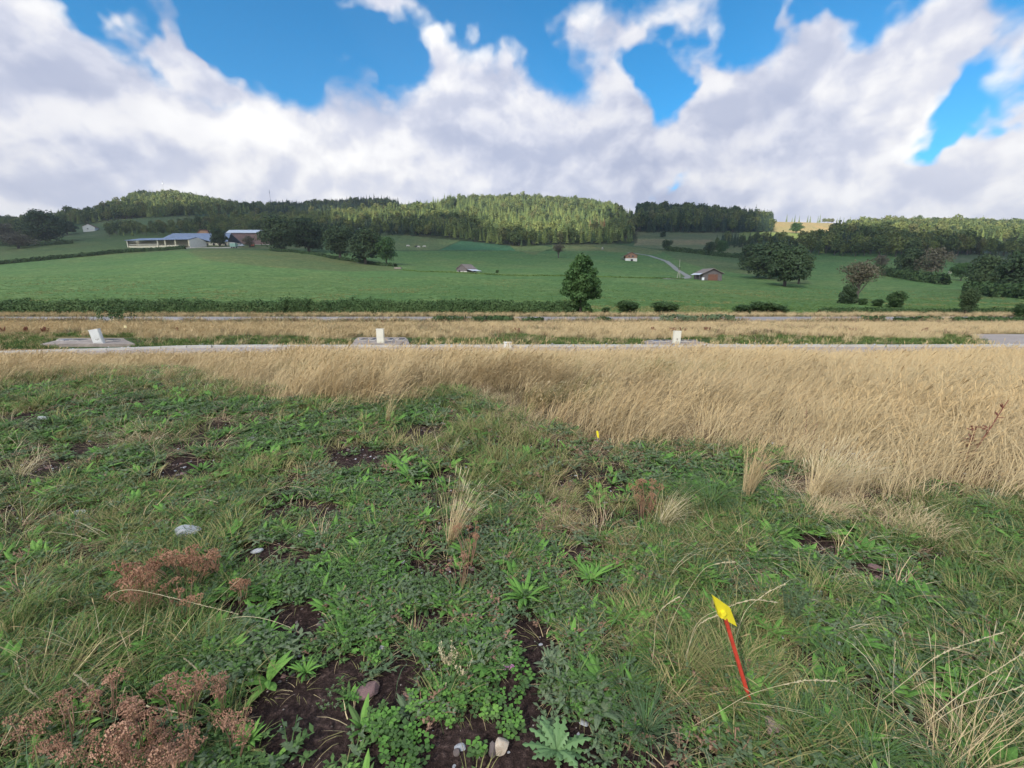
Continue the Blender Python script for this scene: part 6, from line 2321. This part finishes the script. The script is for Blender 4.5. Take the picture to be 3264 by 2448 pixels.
# dried umbel plants (yarrow): brown stems, flat orange-brown heads
def umbel_mesh(seed, r, mat):
    rng = random.Random(seed)
    mb = MB()
    for i in range(46):
        a, q = rng.uniform(0, 6.283), r * math.sqrt(rng.random())
        c_ = Vector((math.cos(a) * q, math.sin(a) * q, .012 * (1 - (q / r) ** 2) + rng.uniform(-.004, .004)))
        s_ = r * rng.uniform(.09, .17)
        mb.add([c_ + Vector((s_, 0, 0)), c_ + Vector((-s_ * .5, s_ * .87, 0)), c_ + Vector((-s_ * .5, -s_ * .87, 0)), c_ + Vector((0, 0, s_ * .9)), c_ + Vector((0, 0, -s_))],
               [(0, 1, 3), (1, 2, 3), (2, 0, 3), (1, 0, 4), (2, 1, 4), (0, 2, 4)])
        if i % 5 == 0:
            mb.ribbon([(0, 0, -.04), c_], [.0008, .0006], (1, .3, 0))
    return mb.mesh('flower_head', [MATS[mat]])


UMB = [umbel_mesh(800 + i, .03, m_) for i, m_ in enumerate(('dry_umbel', 'dry_rust', 'dry_umbel', 'dry_rust'))]


def yarrow(label, heads, rust):
    """heads: list of (px, row, width px) of the flower heads of ONE plant."""
    cx = sum(h[0] for h in heads) / len(heads)
    cy = max(h[1] for h in heads) + 70
    B = at(cx, cy)
    e_ = empty('dried_yarrow', B, label, 'dried flower plant', 'dried yarrow plants')
    st_ = MB()
    for (px_, row, wd) in heads:
        H = ray_at(px_, row, B.y + DET.uniform(-.06, .10)) - B
        if H.z < .05:
            H.z = .05
        b = Vector((H.x * .35, H.y * .35, 0))
        st_.tube([b, b.lerp(H, .5) + Vector((.01, 0, .015)), H + Vector((0, 0, -.012))], [.0022, .0018, .0014], 4, cap=False)
        o_ = bpy.data.objects.new('flower_head', UMB[DET.choice((1, 3)) if rust else DET.choice((0, 2))])
        COL.objects.link(o_)
        o_.parent = e_
        o_.location = H
        d = B.y * CP + EYE * SP
        s_ = wd * d / F / .06
        o_.scale = (s_, s_, s_)
        o_.rotation_euler = (DET.uniform(-.3, .5), DET.uniform(-.35, .35), DET.uniform(0, 6))
    st_.build('stems', MATS['dry_brown'], e_)


def cloud_heads(cx, cy, rx_, ry_, n, wd):
    return [(cx + DET.uniform(-1, 1) * rx_, cy + DET.uniform(-1, 1) * ry_, wd * DET.uniform(.65, 1.25)) for _ in range(n)]


yarrow('orange-brown flower heads above the left stalks, upper row', cloud_heads(590, 1790, 110, 28, 15, 44), True)
yarrow('flat orange-brown head at the right of the upper row', cloud_heads(765, 1868, 38, 14, 6, 44), True)
yarrow('blurred orange-brown heads at the left of the group', cloud_heads(430, 1870, 85, 45, 14, 40), True)
yarrow('small orange-brown heads between the left and right groups', cloud_heads(560, 1880, 70, 40, 9, 34), True)
yarrow('brown flower heads standing at the top of the lower group', cloud_heads(570, 2190, 80, 40, 14, 54), False)
yarrow('brown flower heads at the right tip of the lower group', cloud_heads(700, 2180, 40, 55, 7, 42), False)
yarrow('brown heads at the right end over the green rosette', cloud_heads(735, 2310, 55, 45, 8, 50), False)
yarrow('dense brown heads in the middle of the lower group', cloud_heads(560, 2340, 80, 60, 14, 50), False)
yarrow('brown heads at the bottom edge of the lower group', cloud_heads(550, 2410, 90, 30, 8, 54), False)
yarrow('brown heads at the bottom left corner group', cloud_heads(350, 2370, 70, 60, 14, 56), False)
yarrow('faint brown heads left of the lower group', cloud_heads(200, 2260, 110, 50, 10, 44), False)
yarrow('brown heads in the left half of the lower group', cloud_heads(330, 2200, 80, 50, 8, 42), False)
yarrow('dense brown heads between the bottom groups', cloud_heads(450, 2290, 90, 50, 14, 50), False)
yarrow('brown heads in the very bottom left corner', cloud_heads(180, 2390, 110, 45, 14, 52), False)
yarrow('brown heads low in the middle of the bottom edge group', cloud_heads(450, 2430, 80, 30, 12, 54), False)
yarrow('brown heads on short stems at the left edge of the group', cloud_heads(90, 2300, 70, 50, 9, 46), False)
yarrow('orange-brown heads topping the upper group', cloud_heads(600, 1770, 90, 22, 14, 48), True)
yarrow('orange-brown heads at the left shoulder of the upper group', cloud_heads(420, 1830, 60, 30, 12, 46), True)
yarrow('rusty heads on the plant left of the pale olive tussock', cloud_heads(2060, 1560, 48, 28, 16, 22), True)
yarrow('thin rusty heads in the golden straw tuft', cloud_heads(1490, 1700, 45, 40, 12, 20), True)
yarrow('pale small heads under the golden straw tuft', cloud_heads(1450, 1790, 50, 30, 9, 22), False)


def seedy(label, px, row, hpx, n, mat, name='dry_seed_plant', cat='dry plant', spread=.35, seed=3, s_=.005, w_=.0013, lean=0.0):
    rng = random.Random(seed)
    P = at(px, row)
    d = P.y * CP - (P.z - EYE) * SP
    L = hpx * d / F
    mb = MB()
    for i in range(n):
        a = rng.uniform(0, 6.28)
        pts = arc(a, R(80 - 60 * spread * rng.random()), R(85 - 40 * spread * rng.random()), L * rng.uniform(.5, 1), 5, .3, rng)
        pts = [p + Vector((lean * p.z, 0, 0)) for p in pts]
        mb.tube(pts, [w_, w_, w_ * .8, w_ * .7, w_ * .5, w_ * .4], 4, cap=False)
        for j in range(16):
            t_ = rng.uniform(.25, 1.0) * 4.99
            p = pts[int(t_)].lerp(pts[min(5, int(t_) + 1)], t_ % 1)
            o_ = Vector((rng.uniform(-1, 1), rng.uniform(-1, 1), rng.uniform(0, 1))).normalized() * s_ * 2
            mb.ribbon([p, p + o_ * .5, p + o_], [s_ * .1, s_ * .5, s_ * .1], (1, .4, .2))
    return one(name, cat, label, mb, (mat,), P)


seedy('bleached bushy seed plant on bare earth, centre bottom', 1432, 2140, 110, 14, 'grass_straw', seed=4)
seedy('second small bleached seed plant right of the bushy one', 1478, 2175, 90, 6, 'grass_straw', seed=5)
seedy('tiny bleached seed plant under the bushy one', 1412, 2225, 50, 6, 'grass_straw', seed=6)
seedy('rusty bush of fine stems left of the pale olive tussock', 2070, 1650, 110, 26, 'dry_rust', seed=7, spread=.6)
seedy('grey-green feathery forb right of the yellow plate', 2520, 1990, 190, 16, 'leaf_dull', 'feathery_forb', 'plant', seed=8, s_=.010)
seedy('grey-green feathery forb at the right edge of the weeds', 3080, 1960, 120, 12, 'leaf_dull', 'feathery_forb', 'plant', seed=9, s_=.009)
seedy('dark red dock stem standing in the tall grass on the right', 3075, 1490, 250, 3, 'dock_red', 'tall_dock', 'dock', spread=.1, seed=12, s_=.028, w_=.009, lean=.25)
seedy('thin dark stem with few seeds in the tall grass, right of centre', 2570, 1440, 160, 2, 'dry_brown', 'tall_dock', 'dock', spread=.2, seed=13, s_=.01, w_=.003)


def dock(label, px, top, hpx, n, seed, y=26.0):
    rng = random.Random(seed)
    P = ray_at(px, top + hpx, y)
    P.z = float(ground(P.x, y)[0])
    L = max(.35, EYE + y * float(trow(top)) - P.z)
    mb = MB()
    for i in range(n):
        a = rng.uniform(0, 6.28)
        pts = arc(a, R(rng.uniform(62, 86)), R(rng.uniform(50, 80)), L * rng.uniform(.75, 1.1), 5, .15, rng, (rng.uniform(-.15, .15), rng.uniform(-.1, .1), 0))
        mb.tube(pts, [.012, .010, .03, .034, .028, .008], 6)
        for j in range(26):
            t_ = rng.uniform(.4, 1.0) * 4.99
            p = pts[int(t_)].lerp(pts[min(5, int(t_) + 1)], t_ % 1)
            o_ = Vector((rng.uniform(-1, 1), rng.uniform(-1, 1), rng.uniform(-.3, 1))).normalized() * .07
            mb.ribbon([p, p + o_ * .5, p + o_], [.005, .02, .004], (1, .4, .2))
    return one('dock_plant', 'dock', label, mb, ('dock_red',), P)


dock('dark red-brown dock group left of the rightmost box', 2080, 1052, 22, 6, 21)
dock('red-brown dock directly behind the rightmost box', 2140, 1044, 26, 6, 22)
dock('single dark dock stem at the right shoulder of the rightmost box', 2178, 1050, 26, 2, 23)
dock('fanned dark dock right of the rightmost box', 2252, 1043, 28, 7, 24)
dock('dark dock in the verge far right, before the bay', 2712, 1060, 20, 4, 25)
dock('small dark dock left of the bay', 2940, 1062, 18, 4, 26)
dock('brown dock at the left picture edge', 12, 1044, 26, 6, 27)
dock('brown dock second from the left picture edge', 85, 1042, 30, 6, 28)
dock('brown dock left of the leaning box', 145, 1052, 26, 6, 29)
dock('dark pair of stems in the verge right of the middle box', 1655, 1050, 14, 3, 30)
dock('small dark dock in the verge left of the middle box', 572, 1055, 18, 2, 31)
dock('dark dock on the roadside above the middle box', 1222, 1022, 20, 5, 32, 36.0)


# clover patches with pink heads
def clover_patch(label, px, row, wpx, n, seed, flowers=()):
    P = at(px, row)
    d = P.y * CP - (P.z - EYE) * SP
    r_ = wpx * d / F / 2
    e_ = empty('clover_patch', P, label, 'clover')
    o_ = bpy.data.objects.new('leaves', clover_mesh(seed, n, r_, .020, ('leaf_forb', 'leaf_plantain')))
    o_['kind'] = 'stuff'
    COL.objects.link(o_)
    o_.parent = e_
    for (fx, fy) in flowers:
        q = ray_at(fx, fy, P.y + .02) - P
        q.z = max(.04, q.z)
        V, Fq = leaf_quads(np.random.default_rng(seed).normal(0, .005, (60, 3)) + np.array(q), np.random.default_rng(seed + 1).normal(0, 1, (60, 3)), .003, np.random.default_rng(2))
        f_ = bpy.data.objects.new('flower', np_mesh('flower', V, Fq, [MATS['pink_petal']]))
        COL.objects.link(f_)
        f_.parent = e_


clover_patch('clover patch with pink flower heads, bottom centre', 1545, 2165, 300, 190, 901, [(1612, 2136), (1630, 2136)])
clover_patch('dense clover patch left of the pink-flowered one', 1400, 2245, 190, 110, 902)
clover_patch('small clover sprig on bare earth left of the rust-sided rock', 1522, 2410, 50, 16, 903)
clover_patch('clover sprig on bare earth above the thistle', 1630, 2330, 90, 26, 904)
clover_patch('clover sprig between the rock and the big clover patch', 1560, 2290, 60, 18, 905)
clover_patch('clover below the lance-leaved rosette', 1220, 2320, 110, 60, 906)
clover_patch('dull clover mat on the bare earth at the bottom left of centre', 1290, 2410, 160, 70, 907)
clover_patch('clover at the left foot of the dry bleached seed plant', 1180, 2040, 160, 80, 908)

# ------------------------------------------------------------------ air
mb = MB()
mb.box((0, 1050, 85), (6000, 3000, 310))
hz = mb.build('haze', [])
hm = bpy.data.materials.new('haze')
hm.use_nodes = True
t = NT(hm.node_tree)
vol = t.n('ShaderNodeVolumePrincipled', ins={'Color': (.88, .93, 1.0, 1), 'Density': .00017, 'Anisotropy': .2})
out = t.n('ShaderNodeOutputMaterial')
t.link(vol.outputs[0], out.inputs['Volume'])
hz.data.materials.append(hm)
tag(hz, 'thin blue air softening the far woods', kind='stuff')
SC.cycles.volume_bounces = 0
